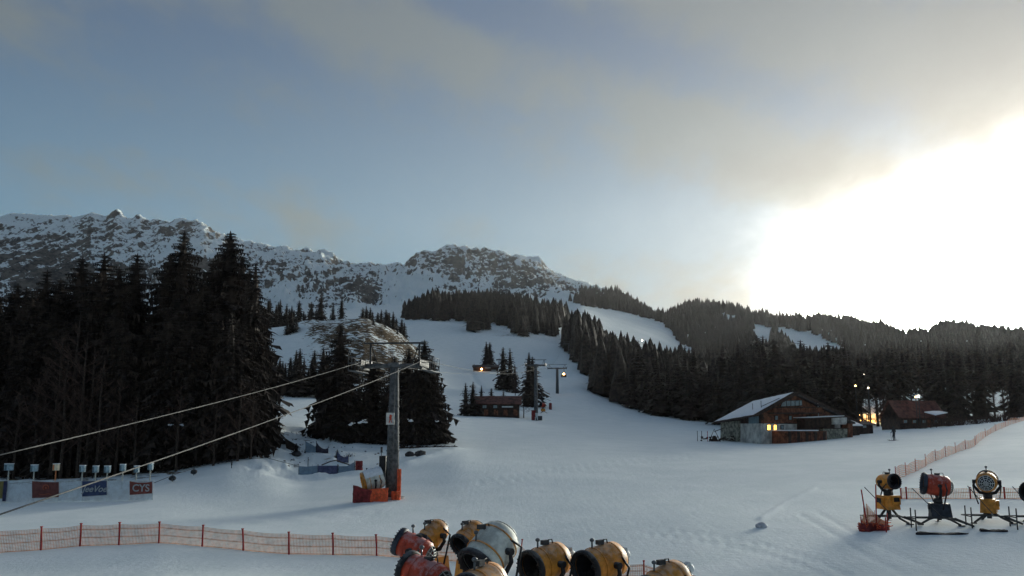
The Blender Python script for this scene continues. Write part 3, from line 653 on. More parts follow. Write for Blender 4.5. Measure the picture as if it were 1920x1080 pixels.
# ------------------------------------------------------------------ snow guns
def fan_gun(loc, aim, pitch, r, L, hc, m_body, m_base, label, group='snow guns parked in front of the orange net', snow=False, ring=M_BLK, motor=None, cover=None, feet=True, stripe=None, rear=M_GRATE):
    yaw = math.atan2(aim[1], aim[0]); root = empty('snow_gun', loc, yaw); tag(root, label, 'snow gun', group)
    M = Matrix.Translation((0, 0, hc)) @ Matrix.Rotation(-math.radians(pitch), 4, 'Y')
    h = L/2
    b = MB(); b.lathe([(-h, .80*r), (-h+.06*L, .90*r), (-h+.07*L, .945*r), (-.15*L, r), (.22*L, .99*r), (.38*L, .95*r), (h, .93*r), (h, .87*r)], M, 32)
    d = b.build('drum', cover or m_body, root)
    b = MB()
    for s in (-1, 1): b.lathe([(s*.26*L-.02, r*1.0), (s*.26*L-.02, r*1.03), (s*.26*L+.02, r*1.03), (s*.26*L+.02, r*1.0)], M, 32, False)
    b.build('band', stripe or m_body, root)
    b = MB(); b.lathe([(h, .868*r), (.1*L, .80*r), (-h+.05, .74*r)], M, 32); b.build('duct', M_BLK, root)
    b = MB(); b.lathe([(h-.01, .86*r), (h-.01, r*1.02), (h+.05, r*1.07), (h+.13, r*1.06), (h+.16, r*.98), (h+.15, r*.86), (h+.02, .85*r)], M, 32)
    for k in range(24):
        w = 6.283*k/24; p = M@Vector((h+.17, r*.97*math.cos(w), r*.97*math.sin(w))); b.box(p, (.03, .03, .03), M=M)
    b.build('nozzle_ring', ring, root)
    b = MB(); b.lathe([(-h+.04, .02), (-h+.03, .76*r)], M, 24); b.lathe([(h*.75, .001), (h*.70, .10*r), (h*.3, .24*r), (-h*.5, .26*r)], M, 16)
    b.build('fan_hub', M_BLK, root)
    b = MB()
    for k in range(7):
        w = 6.283*k/7; c, s = math.cos(w), math.sin(w); q = []
        for (x, rr, off) in ((.12*L, .22*r, -.05), (.02*L, .22*r, .05), (-.02*L, .80*r, .16), (.10*L, .80*r, .02)):
            q.append(M@Vector((x, rr*c-off*s, rr*s+off*c)))
        b.add(q, ((0, 1, 2, 3),))
    b.build('fan_blade_set', M_DSTEEL, root)
    b = MB()
    for q, x in ((.78, -h-.02), (.62, -h-.09), (.44, -h-.15), (.22, -h-.18)):
        b.tube([M@Vector((x, q*r*math.cos(w), q*r*math.sin(w))) for w in np.linspace(0, 2*math.pi, 21)], .012, 4, False)
    for k in range(10):
        w = 6.283*k/10; b.tube([M@Vector((x, q*r*math.cos(w), q*r*math.sin(w))) for q, x in ((.80, -h), (.62, -h-.09), (.44, -h-.15), (.05, -h-.19))], .014, 4, False)
    b.build('intake_grille', rear, root)
    b = MB()
    for s in (-1, 1):
        b.tube([(0, s*(r+.10), hc), (-.02, s*(r+.12), hc-.45*r), (-.03, s*r*.75, hc-r*1.12), (-.03, 0, hc-r*1.28)], [.055, .065, .075, .08], 6)
        b.tube([(0, s*(r-.02), hc), (0, s*(r+.17), hc)], .09, 10)
    b.build('yoke', M_BLK, root)
    top = hc-r*1.25
    b = MB(); b.tube([(0, 0, top-.22), (0, 0, top)], .2, 14); b.build('turntable', M_DSTEEL, root)
    b = MB(); b.box((-.05, 0, top-.55), (.95, .72, .66), taper=.86); b.box((.34, .12, top-.42), (.22, .5, .44)); b.box((-.1, -.38, top-.5), (.5, .16, .42)); b.build('base_housing', m_base, root)
    b = MB(); b.box((.47, .12, top-.40), (.03, .32, .2)); b.box((-.1, -.47, top-.45), (.3, .02, .22)); b.build('control_panel', M_BLK, root)
    b = MB(); b.tube([M@Vector((-.25*L, r*.9, .15)), M@Vector((-.3*L, r*1.28, -.15)), (-.2, r*1.2, top), (-.1, .42, top-.5)], .035, 6); b.build('hose', M_BLK, root); b = MB(); b.tube([M@Vector((.40*L, -r*.95, -.1)), M@Vector((.2*L, -r*1.25, -.3)), (.1, -.5, top-.2)], .03, 6); b.build('hose', M_BLK, root)
    if feet:
        for k in range(3):
            w = 2.09*k+.4; b = MB(); zf = max(-.05, 0)
            b.tube([(0.15*math.cos(w), .15*math.sin(w), top-.85), (.55*math.cos(w), .55*math.sin(w), .25), (1.0*math.cos(w), 1.0*math.sin(w), .04)], [.06, .055, .045], 6)
            b.box((1.03*math.cos(w), 1.03*math.sin(w), .02), (.26, .26, .05)); b.build('leg', M_DSTEEL, root)
        b = MB(); b.tube([(0, 0, .2), (0, 0, top-.82)], .11, 8); b.build('post', M_DSTEEL, root)
    b = MB(); p = M@Vector((h*.55, 0, r)); b.tube([p, p+Vector((0, 0, .16))], .025, 6); b.ball(p+Vector((0, 0, .21)), .065, 10, 6, (1, 1, .8)); b.build('beacon', M_BEACON, root)
    b = MB(); p = M@Vector((-h*.3, 0, r)); b.tube([p+Vector((-.1, 0, -.03)), p+Vector((-.07, 0, .11)), p+Vector((.07, 0, .11)), p+Vector((.1, 0, -.03))], .018, 5); b.box(p+Vector((.2, 0, .05)), (.22, .12, .12)); b.build('lifting_eye', M_DSTEEL, root)
    if motor:
        b = MB(); b.lathe([(-h-.42, .02), (-h-.42, .2*r), (-h-.38, .26*r), (-h-.1, .26*r)], M, 14); b.box(M@Vector((-h-.25, 0, .27*r)), (.2, .16, .12), M=M); b.build('motor', motor, root)
    if snow:
        b = MB(); n = 12; m_ = 10; vs = []; fs = []
        for i in range(n+1):
            for j in range(m_+1):
                a = -1.15+2.3*j/m_; x = -h*.95+i/n*L*.97; t = .17*max(0, math.cos(a*1.2))**.6*(1-.5*(2*i/n-1)**4)*(.7+.6*random.random())
                vs.append(M@Vector((x, (r*1.0+t)*math.sin(a), (r*1.0+t)*math.cos(a)-.01)))
        for i in range(n):
            for j in range(m_): k = i*(m_+1)+j; fs.append((k, k+1, k+m_+2, k+m_+1))
        b.add(vs, fs, True); b.build('snow_cap', M_SNOWCAP, root)
    return root
def gun_at(px, py, Y, aim, pitch, r, L, *a, **k):
    c = P(px, py, Y); z0 = H(c.x, c.y); return fan_gun((c.x, c.y, z0), aim, pitch, r, L, c.z-z0, *a, **k)
gun_at(812,1003,32,(-.62,-.78),-30,.40,.95,M_YEL,M_YEL,'yellow snow gun behind the red one, mouth tipped down, leftmost of the yellow guns')
gun_at(882,1006,31.5,(-.62,-.78),-28,.42,.95,M_YEL,M_YEL,'yellow snow gun half hidden behind the big white-covered gun')
gun_at(779,1030,28,(-.93,.30),22,.41,.95,M_RED,M_BLUEBLK,'red snow gun turned away at the left end of the row, above another red one', ring=M_BLUEBLK)
gun_at(800,1082,23,(-.80,.55),14,.44,1.05,M_RED,M_RED,'red snow gun with a small white spot, cut by the bottom of the picture', ring=M_BLK)
gun_at(922,1030,24,(-.66,-.72),-36,.56,1.15,M_YEL,M_YEL,'largest snow gun with a whitish covered drum and a deep black mouth', cover=M_WHITE, stripe=M_YEL)
gun_at(905,1098,20,(-.5,-.85),-8,.42,1.0,M_YEL,M_YEL,'yellow snow gun mostly below the picture under the white-covered gun')
gun_at(1027,1054,25,(-.74,-.67),-9,.46,1.12,M_YEL,M_YEL,'left of the two big yellow snow guns with black mouths right of the crossed stakes', motor=M_PALE)
gun_at(1130,1056,25,(-.76,-.65),-9,.49,1.2,M_YEL,M_YEL,'right of the two big yellow snow guns with black mouths, beside the low net', motor=M_PALE)
gun_at(1250,1094,23,(-.80,-.60),-18,.45,1.1,M_YEL,M_YEL,'yellow snow gun at the right end of the row, only its top showing', motor=M_PALE, ring=M_STEEL)
p = P(795, 1069, 22.4); b = MB(); 
GR = 'snow guns on frames in the right-hand meadow'
gR1 = gun_at(1663,903,45,(.30,-.95),4,.36,.9,M_YEL,M_YEL,'left gun of the right-hand row, yellow, behind a collapsed orange net', GR, rear=M_DSTEEL)
gR2 = gun_at(1757,910,44,(-.95,.22),8,.50,1.05,M_RED,M_BLUEBLK,'red snow gun with dark blue base in the middle of the right-hand row', GR, ring=M_BLUEBLK)
gR3 = gun_at(1850,903,44,(.52,.85),6,.46,.95,M_YEL,M_YEL,'yellow snow gun seen from behind, its intake grille facing the camera', GR, rear=M_PALE)
gR4 = gun_at(1944,925,43,(-.9,-.3),8,.45,.95,M_RED,M_BLUEBLK,'snow gun cut off by the right border beside a thin stake', GR)
# tow frames under the right-hand guns
def frame(px, Y, w, label):
    g = GP(px, Y); e = empty('tow_frame', g, 0); tag(e, label, 'frame', 'steel tow frames under the right-hand snow guns')
    b = MB(); z = .5
    b.tube([(-w, -.2, z+.05), (w, -.1, z)], .032, 6); b.tube([(-w, .7, z), (w, .7, z)], .028, 6); b.tube([(-w, -.2, z), (-w, .7, z)], .028, 6); b.tube([(w, -.1, z), (w+1.0, .2, .12)], .05, 6); b.tube([(w, .7, z), (w+1.0, .2, .12)], .045, 6)
    b.build('frame_bar', M_DSTEEL, e)
    for x, y in ((-w, -.25), (-w+.22, .75)):
        q = MB(); q.tube([(x, y, -.35), (x, y, .92)], .03, 6); q.build('leg', M_DSTEEL, e)
    q = MB(); q.tube([(-w-.1, -.3, 1.9), (w*.3, -.3, .55)], .02, 5); q.build('brace', M_DSTEEL, e)
    return e
frame(1752, 42.6, .95, 'dark tube frame under the red snow gun with two thin legs in the snow')
frame(1850, 42.8, .8, 'dark tube frame under the snow gun that shows its grille')
frame(1660, 43.6, .9, 'dark tube frame behind the collapsed orange net')
frame(1935, 42, .8, 'dark tube frame at the right border of the picture')
# hose reels / dark slabs in the snow
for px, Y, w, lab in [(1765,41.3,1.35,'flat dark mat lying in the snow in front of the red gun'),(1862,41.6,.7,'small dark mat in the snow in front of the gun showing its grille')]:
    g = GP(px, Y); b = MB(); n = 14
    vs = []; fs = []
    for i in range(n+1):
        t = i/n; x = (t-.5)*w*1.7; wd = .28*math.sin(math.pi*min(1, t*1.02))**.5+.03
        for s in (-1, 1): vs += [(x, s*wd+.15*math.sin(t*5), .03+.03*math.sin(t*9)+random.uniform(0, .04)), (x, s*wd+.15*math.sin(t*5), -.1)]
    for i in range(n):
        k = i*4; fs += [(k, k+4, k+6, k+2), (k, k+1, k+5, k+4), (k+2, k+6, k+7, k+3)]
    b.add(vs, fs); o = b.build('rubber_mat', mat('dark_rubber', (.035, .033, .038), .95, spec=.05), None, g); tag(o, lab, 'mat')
# ------------------------------------------------------------------ nets and fences
def net(name_root, pts, hts, cell, sw, m, z_low=.03, sag=.08, bands=0, wob=.03, double=False):
    """real net of crossing strands along a ground polyline; pts world xy, hts height at each point"""
    L = [0]
    for p, q in zip(pts[:-1], pts[1:]): L.append(L[-1]+math.hypot(q[0]-p[0], q[1]-p[1]))
    X = [p[0] for p in pts]; Y = [p[1] for p in pts]
    def at(s):
        x = float(np.interp(s, L, X)); y = float(np.interp(s, L, Y)); h = float(np.interp(s, L, hts))
        i = min(max(int(np.searchsorted(L, s))-1, 0), len(L)-2); t = (s-L[i])/(L[i+1]-L[i]+1e-9); d = 4*t*(1-t)
        bul = wob*math.sin(s*1.7)+wob*.6*math.sin(s*4.1+1)
        dx, dy = (X[i+1]-X[i]), (Y[i+1]-Y[i]); n = math.hypot(dx, dy)+1e-9
        return x-dy/n*bul*d, y+dx/n*bul*d, h-sag*d, (dx/n, dy/n)
    b = MB(); n = max(2, int(L[-1]/cell)); gz = {}
    P_ = [at(L[-1]*i/n) for i in range(n+1)]
    G_ = grid_h(np.array([p[0] for p in P_]), np.array([p[1] for p in P_]))
    for i, ((x, y, h, d), g) in enumerate(zip(P_, G_)):
        w = sw/2; z0 = g+z_low; z1 = g+h
        b.add([(x-d[0]*w, y-d[1]*w, z0), (x+d[0]*w, y+d[1]*w, z0), (x+d[0]*w, y+d[1]*w, z1), (x-d[0]*w, y-d[1]*w, z1)], ((0, 1, 2, 3),))
    hm = max(hts); nr = max(2, int(hm/cell)); st = max(1, int(.35/cell))
    idx = list(range(0, n+1, st)); 
    if idx[-1] != n: idx.append(n)
    for k in range(nr+1):
        f = k/nr; wz = sw/2*(2.4 if (bands and k % bands == 0) else 1)
        vs = []; fs = []
        for i in idx:
            x, y, h, d = P_[i]; z = G_[i]+z_low+(h-z_low)*f; vs += [(x+.004, y-.004, z-wz), (x+.004, y-.004, z+wz)]
        for i in range(len(idx)-1): q = 2*i; fs.append((q, q+2, q+3, q+1))
        b.add(vs, fs)
    o = b.build('netting', m, name_root); o['kind'] = 'stuff'
    return o
def stake(parent, px, top, bot, m, r=.025, lean=0., Y=None, own=None):
    Y = Y or hitY(px, bot); g = GP(px, Y); h = P(px, top, Y).z-g.z
    b = MB(); b.tube([(0, 0, -.3), (lean*.5*h, 0, h*.5), (lean*h, 0, h)], r, 6); b.tube([(lean*h, 0, h-.01), (lean*h, 0, h+.03)], r*1.5, 6)
    o = b.build('post', m, parent, g)
    return o, g, h
ff = empty('safety_fence', (0, 0, 0)); tag(ff, 'long orange net fence on red posts across the near snow', 'fence')
FP = [(-60,992,1040,0),(77,988,1032,-.06),(150,982,1025,-.02),(223,980,1022,-.03),(298,979,1019,-.03),(379,985,1025,0),(457,992,1033,-.10),(542,998,1040,-.05),(625,1000,1041,-.06),(707,1003,1043,-.08),(790,1008,1050,0),(880,1010,1056,0),(958,1014,1062,.0)]
pts = []; hts = []
for px, top, bot, lean in FP:
    o, g, h = stake(ff, px, top, bot, M_STAKE, .045, lean); pts.append((g.x, g.y)); hts.append(h*.93)
net(ff, pts, hts, .065, .018, M_ORNET, bands=6, sag=.05)
fr = empty('safety_fence', (0, 0, 0)); tag(fr, 'short low orange net among the yellow guns at the bottom right', 'fence')
pts = []; hts = []
for px, top, bot, lean in [(973,1012,1068,.12),(1010,1040,1078,0),(1100,1046,1086,0),(1208,1052,1092,0),(1294,1071,1104,0),(1360,1084,1120,0)]:
    o, g, h = stake(fr, px, top, bot, M_STAKE, .03, lean); pts.append((g.x, g.y)); hts.append(h*.85)
net(fr, pts, hts, .075, .014, M_ORNET, bands=4)
# far right snaking fence
fs_ = empty('safety_fence', (0, 0, 0)); tag(fs_, 'orange net fence snaking up the slope at the right', 'fence')
pts = []; hts = []
fl = [(1680,900),(1704,890),(1722,882),(1745,868),(1775,856),(1800,846),(1826,838),(1836,828),(1850,817),(1872,806),(1895,796),(1925,787),(1960,782)]
lastY = 0; fx = [a for a, c in fl]; fy = [c for a, c in fl]
for i, px in enumerate(np.linspace(1680, 1960, 46)):
    py = float(np.interp(px, fx, fy)); Y = max(hitY(px, py, 30), lastY+.6); lastY = Y; g = GP(px, Y)
    pts.append((g.x, g.y)); hts.append(.78+.12*math.sin(i*1.3)+.08*math.sin(i*.6))
    if i % 3 == 0:
        b = MB(); b.tube([(0, 0, -.2), (0, 0, 1.0)], .03, 5); b.build('post', M_STAKE, fs_, g)
net(fs_, pts, hts, .14, .042, mat('bright_orange_net', (.85, .36, .20), .8), sag=.03, wob=.06)
fh = empty('safety_fence', (0, 0, 0)); tag(fh, 'low orange net stretched straight behind the right-hand snow guns', 'fence')
pts = []; hts = []
for px, top, bot in [(1690,916,936),(1700,914,936),(1758,916,936),(1820,914,936),(1884,914,936),(1950,914,938)]:
    o, g, h = stake(fh, px, top, bot, M_STAKE, .045); pts.append((g.x, g.y)); hts.append(h*.95)
net(fh, pts, hts, .09, .02, M_ORNET, bands=4, sag=.02)
# collapsed net by the left gun of the right row
fc = empty('safety_fence', (0, 0, 0)); tag(fc, 'collapsed orange net sagging on leaning stakes beside the left gun of the right-hand row', 'fence')
Yc = 43.2; gs = []
for px, top, lean in [(1616,968,-.02),(1628,918,-.12),(1643,908,.05),(1665,962,0),(1662,966,0)]:
    g = GP(px, Yc if px != 1662 else 42.2); h = P(px, top, Yc).z-g.z; b = MB(); b.tube([(0, 0, -.2), (lean*h, 0, h)], .03, 6); b.build('post', M_STAKE, fc, g); gs.append((g, h))
net(fc, [(g.x, g.y) for g, h in gs[:4]], [.35, 1.25, .9, .35], .07, .03, M_ORNET, sag=.25, wob=.15)
b = MB(); n = 26
for i in range(70):
    px = random.uniform(1612, 1665); g = GP(px, random.uniform(42.4, 43.6)); d = Vector((random.uniform(-1, 1), random.uniform(-.5, .5), random.uniform(-.3, .5))).normalized(); z = random.uniform(.02, .30)
    q = g+Vector((0, 0, z)); b.tube([q, q+d*random.uniform(.1, .3)], .022, 3, False)
o = b.build('net_heap', M_PAD, fc)
heap_pad = None; o['kind'] = 'stuff'
# HEAP
# the crossed stakes beside the white-covered gun
for px, top, bot, lean, lab in [(966,1018,1075,-.22,'red stake leaning left beside the white-covered gun')]:
    o, g, h = stake(None, px, top, bot, M_STAKE, .03, lean, Y=27); o.name = 'stake'; tag(o, lab, 'stake')
# ------------------------------------------------------------------ sponsor fence at the left
WNET = mat('pale_blue_net', (.52, .60, .66), .8, var=.1)
sf = empty('barrier_fence', (0, 0, 0)); tag(sf, 'pale net barrier with a top rope in front of the dark wood', 'fence')
YB = 66.5; pts = []; hts = []
for px in (-60, 8, 62, 108, 154, 200, 243, 286):
    g = GP(px, YB); h = P(px, 902, YB).z-g.z; b = MB(); b.tube([(0, 0, -.2), (0, 0, h+.04)], .02, 6); b.build('post', M_PALE, sf, g); pts.append((g.x, g.y)); hts.append(h)
net(sf, pts, hts, .07, .035, WNET, sag=.0, wob=.05)
b = MB(); b.tube([(x, y, H(x, y)+h+.02) for (x, y), h in zip(pts, hts)], .025, 5); b.build('top_rope', M_PALE, sf)
M_BN1 = mat('dark_red_cloth', (.16, .055, .05), .8, var=.15); M_BN2 = mat('blue_cloth', (.05, .07, .15), .8, var=.15); M_BN3 = mat('brown_red_cloth', (.20, .055, .045), .8, var=.15)
M_PRW = mat('white_print', (.34, .37, .39), .8, var=.05); M_PRR = mat('faded_red_print', (.35, .10, .06), .8, var=.05); M_YB = mat('olive_cloth', (.20, .17, .06), .8)
def banner(px0, px1, t0, t1, b0, b1, m, label, text=None, sz=.5, tm=None, emblem=False, sag=.03):
    Y = YB-.14; a = P(px0, t0, Y); c = P(px1, t1, Y); d = P(px1, b1, Y); e = P(px0, b0, Y); n = 14; mrow = 6; vs = []; fs = []
    root = empty('banner', e); tag(root, label, 'banner')
    for i in range(n+1):
        for j in range(mrow+1):
            u, v = i/n, j/mrow; p = a.lerp(c, u).lerp(e.lerp(d, u), v)-e
            p.z -= sag*4*u*(1-u)*(1-v); p.y += .025*math.sin(u*13)*math.sin(3*v+.4); vs.append(p)
    for i in range(n):
        for j in range(mrow): k = i*(mrow+1)+j; fs.append((k, k+1, k+mrow+2, k+mrow+1))
    b = MB(); b.add(vs, fs, True); b.add([(v[0], v[1]+.012, v[2]) for v in vs], [tuple(reversed(f)) for f in fs], True); b.build('cloth', m, root)
    w = (d-e).length; h = a.z-e.z
    if text:
        cu = bpy.data.curves.new('lettering', 'FONT'); cu.body = text; cu.size = sz; cu.align_x = 'CENTER'; cu.align_y = 'CENTER'; cu.extrude = .004; cu.shear = .35 if text[0] == 'J' else 0; cu.offset = .012
        o = bpy.data.objects.new('lettering', cu); COL.objects.link(o); cu.materials.append(tm or M_PRW); bpy.context.view_layer.update(); me = bpy.data.meshes.new_from_object(o); bpy.data.objects.remove(o); me.materials.clear(); me.materials.append(tm or M_PRW); o = bpy.data.objects.new('lettering', me); COL.objects.link(o); o.parent = root
        o.rotation_euler = (math.pi/2, 0, 0); o.location = (w/2, -.06, h*.48)
        
    if emblem:
        q = MB(); q.tube([(w*.5+.2*math.cos(t), -.05, h*.62+.2*math.sin(t)) for t in np.linspace(-.6, 4.2, 12)], .04, 5); q.ball((w*.5, -.04, h*.6), .09, 8, 5, (1, .2, 1)); q.build('crest', M_PRR, root)
        q = MB(); q.tube([(w*.25, -.05, h*.24), (w*.4, -.05, h*.2), (w*.6, -.05, h*.26), (w*.72, -.05, h*.22)], .025, 5); q.build('underline', M_PRR, root)
    return root
banner(60, 110, 902, 904, 934, 932, M_BN1, 'dark red banner with a faded round crest on the pale barrier', emblem=True)
banner(154, 200, 902, 901, 931, 928, M_BN2, 'blue banner with a white handwritten word, between two red ones', 'JeeVoe', .62)
banner(243, 285, 902, 903, 928, 925, M_BN3, 'small brown-red banner reading CYS at the right end of the barrier', 'CYS', .72, sag=.1)
banner(-30, 11, 902, 902, 934, 935, M_YB, 'olive and blue banner cut by the left border', None)
M_NAVY = mat('navy_cloth', (.03, .035, .09), .8)
o = MB(); a = P(6, 902, YB-.2); c = P(12, 940, YB-.2); o.box(((a+c)/2), (.26, .03, a.z-c.z)); bb = o.build('banner', M_NAVY); tag(bb, 'narrow navy strip hanging at the right edge of the olive banner', 'banner')
# posts with boxes
M_BOX = mat('pale_blue_box', (.30, .42, .48), .6, var=.2); M_BOXW = mat('cream_box', (.70, .62, .46), .6); M_BOXD = mat('slate_blue_box', (.10, .16, .20), .6, var=.2); M_POLEW = mat('pale_pole', (.50, .50, .44), .6); M_POLER = mat('orange_pole', (.62, .22, .08), .6)
for i, (px, top, sz, lab, m) in enumerate([(13,870,14,'widest pale blue box on a post, left end of the row of nine',M_BOX),(61,872,11,'pale blue box on a post above the left edge of the dark red banner',M_BOX),(102,870,10,'cream and orange box on an orange-edged post, the only warm one of the row',M_BOXW),
    (152,873,9,'pale blue box on a post above the left edge of the blue banner',M_BOX),(177,874,9,'pale blue box on a short post above the middle of the blue banner',M_BOX),(199,874,10,'pale blue box on a post above the right edge of the blue banner',M_BOX),
    (228,871,9,'grey box on a post between the blue and the brown-red banner',M_BOX),(254,874,8,'smallest blue box on a post above the brown-red banner',M_BOX),(280,869,8,'pale box on a post at the right end of the row of nine',M_BOX)]):
    Y = 74; g = GP(px, Y); s = Y/FPX; e = empty('marker_post', g); tag(e, lab, 'marker post', 'row of boxes on posts behind the barrier')
    zt = P(px, top, Y).z-g.z; b = MB(); b.tube([(0, 0, -.3), (0, 0, zt-.2)], .05, 6); b.build('pole', M_POLER if i == 2 else M_POLEW, e)
    w = sz*s; b = MB(); b.box((0, 0, zt-.26), (w, .3, .5)); b.box((w*.28, -.16, zt-.20), (w*.34, .05, .34)); b.build('box', m, e)
    b = MB(); b.box((-w*.30, -.17, zt-.27), (w*.22, .05, .42)); b.build('side_panel', M_POLER if i == 2 else M_BOXD, e)
    b = MB(); b.box((0, 0, zt+.02), (w*1.05, .34, .05)); b.build('lid', M_SNOWCAP, e)
# ------------------------------------------------------------------ lift towers
def lift_tower(px, bot, top, Y, arm, r0, r1, label, big=False, ang=0.):
    g = GP(px, Y); Hh = P(px, top, Y).z-g.z; e = empty('lift_tower', g, ang); tag(e, label, 'lift tower', 'towers of the chairlift')
    b = MB(); b.tube([(0, 0, -.5), (0, 0, Hh*.5), (0, 0, Hh)], [r0, (r0+r1)/2, r1], 20 if big else 10); 
    if big:
        for f in (.0+.35, .68): b.tube([(0, 0, Hh*f-.04), (0, 0, Hh*f+.04)], r0+(r1-r0)*f+.05, 20)
    b.build('tube', M_STEEL, e)
    b = MB(); b.tube([(-arm, 0, Hh-.12), (arm, 0, Hh-.12)], .16 if big else .2, 8); b.box((0, 0, Hh-.05), (r1*2.6, r1*2.6, .3)); b.build('crossarm', M_STEEL, e)
    b = MB(); hf = 1.55 if big else 1.1
    for s in (-1, 1): b.tube([(s*arm*.85, 0, Hh-.1), (s*arm*.85, 0, Hh+hf)], .07, 6); b.tube([(s*arm*.85, 0, Hh+hf), (s*arm*.6, 0, Hh)], .035, 5)
    b.box((0, 0, Hh+hf), (arm*2.15, .14, .12)); b.build('lifting_frame', M_DSTEEL if big else M_STEEL, e)
    for s in (-1, 1):
        t = empty('sheave_train', (s*arm, 0, Hh)); t.parent = e
        b = MB(); b.box((0, 0, -.12), (.12, 3.2, .18)); b.box((0, 0, -.35), (.1, 1.6, .14)); b.build('beam', M_DSTEEL, t)
        for k in range(6):
            y = -1.35+k*.54; q = MB(); q.tube([(-.07, y, .08), (.07, y, .08)], .20, 12); q.tube([(-.09, y, .08), (.09, y, .08)], .06, 8); q.build('wheel', M_BLK, t)
        if big:
            q = MB(); x = s*.55; q.box((x, 0, -.55), (.6, 3.4, .05))
            for yy in (-1.7, -.85, 0, .85, 1.7): q.tube([(x+s*.28, yy, -.55), (x+s*.28, yy, .45)], .022, 5)
            for zz in (0., .45): q.tube([(x+s*.28, -1.7, zz), (x+s*.28, 1.7, zz)], .022, 5); q.tube([(x+s*.28, -1.7, zz), (x-s*.28, -1.7, zz)], .022, 5)
            q.build('catwalk', M_STEEL, t)
    if big:
        b = MB(); 
        for s in (-.17, .17): b.tube([(s, -r0-.18, 1.2), (s, -r1-.20, Hh-.3)], .02, 5)
        for k in range(int((Hh-1.5)/.3)): z = 1.3+k*.3; b.tube([(-.17, -r0-.18+(r0-r1)*z/Hh, z), (.17, -r0-.18+(r0-r1)*z/Hh, z)], .014, 4)
        b.build('ladder', M_STEEL, e)
    return e, g, Hh
LA = -math.atan2(13.5, 125)
T1, g1, h1 = lift_tower(735, 937, 683, 65, 2.15, .52, .30, 'nearest and tallest grey lift tower, with padding and a snow gun at its foot', True, LA)
b = MB(); b.tube([(0, 0, -.4), (0, 0, .12)], .9, 16); b.build('foundation', mat('concrete', (.30, .30, .29), .8), T1)
s1 = (735-732)/1; M_SIGN = mat('white_sign', (.55, .55, .52), .5)
zs = P(733, 785, 64.3).z-g1.z; b = MB(); b.box((-.10, -.60, zs), (.60, .04, .84)); b.build('notice_board', M_SIGN, T1)
b = MB(); b.ball((-.08, -.63, zs+.22), .08, 8, 5, (1, .2, 1)); b.box((-.08, -.63, zs+.02), (.16, .02, .26)); b.tube([(-.20, -.63, zs+.12), (-.08, -.63, zs+.1), (.06, -.63, zs+.22)], .03, 4); b.tube([(-.12, -.63, zs-.1), (-.18, -.63, zs-.3)], .035, 4); b.tube([(-.04, -.63, zs-.1), (.04, -.63, zs-.3)], .035, 4); b.build('red_figure', M_RED, T1)
b = MB(); b.box((-.72, .0, 2.15), (.42, .55, 1.7)); b.box((-.72, -.29, 2.2), (.34, .04, 1.5)); bb = b.build('switch_cabinet', M_BLK, T1)
# orange padding at the tower's right
def cloth_pad(name, c, w, h, t, m, label=None, rz=0., parent=None, slump=.0, cat='padding'):
    b = MB(); n = 10; k = 8; vs = []; fs = []
    for s in (-1, 1):
        for i in range(n+1):
            for j in range(k+1):
                u, v = i/n, j/k; bul = t*(.6+.4*math.sin(u*9+v*3))*math.sin(math.pi*min(max(u, .02), .98))**.3
                vs.append(((u-.5)*w+random.uniform(-.02, .02), s*bul/2, v*h*(1-slump*u)+random.uniform(-.02, .02)))
    N = (n+1)*(k+1)
    for s in (0, 1):
        for i in range(n):
            for j in range(k): q = s*N+i*(k+1)+j; f = (q, q+k+1, q+k+2, q+1); fs.append(f if s == 0 else f[::-1])
    for i in range(n):
        q = i*(k+1)+k; fs.append((q, q+k+1, N+q+k+1, N+q)); 
    for j in range(k):
        q = j; fs.append((q, q+1, N+q+1, N+q)); q = n*(k+1)+j; fs.append((q, N+q, N+q+1, q+1))
    b.add(vs, fs, True); o = b.build(name, m, parent, c); o.rotation_euler.z = rz
    if label: tag(o, label, cat)
    return o
gp = GP(742, 64.5); cloth_pad('safety_mat', gp+Vector((.22, 0, 0)), .28, 2.1, .25, M_PAD, 'tall narrow orange mat against the right side of the near lift tower')
gp = GP(741, 64.2); cloth_pad('safety_mat', gp+Vector((.08, -.2, 0)), .62, .6, .5, M_PAD, 'crumpled orange mat at the foot of the near lift tower')
gp = GP(707, 63.4); cloth_pad('safety_mat', gp+Vector((0, 0, 0)), 1.5, .82, .55, M_PAD, 'bright orange mat wrapped round the foot of the tower snow gun', slump=-.15)
gp = GP(679, 63.2); cloth_pad('safety_mat', gp+Vector((0, 0, 0)), 1.3, 1.2, .5, M_PADR, 'dark red mat standing left of the bright orange one by the tower', rz=.25, slump=.35)
gun_at(701,900,64.6,(-.86,-.28),-14,.70,1.35,M_YEL,M_YEL,'snow-covered yellow snow gun wrapped in mats at the foot of the lift tower', None, snow=True, cover=M_WHITE, stripe=M_YEL, ring=M_YEL)
b = MB(); g = GP(686, 64); b.tube([(0, 0, 0), (0, 0, 1.55), (.2, 0, 1.55)], .04, 6); b.ball((.0, 0, 1.6), .09); o = b.build('hydrant', M_DSTEEL, None, g); tag(o, 'small dark hydrant pipe sticking up behind the dark red mat', 'hydrant')
b = MB(); g = GP(714, 72); hh = P(714, 838, 72).z-g.z; b.tube([(0, 0, -.2), (0, 0, hh)], .03, 6); b.tube([(0, 0, hh-.45), (0, 0, hh)], .09, 6); o = b.build('pole', M_DSTEEL, None, g); tag(o, 'thin pole with a dark head behind the near lift tower, to its left', 'pole')
gp = GP(1640, 42.8); o = cloth_pad('net_fabric', gp+Vector((0, 0, -.03)), 1.5, .38, .7, M_PADR, rz=.2, parent=fc, slump=.3)
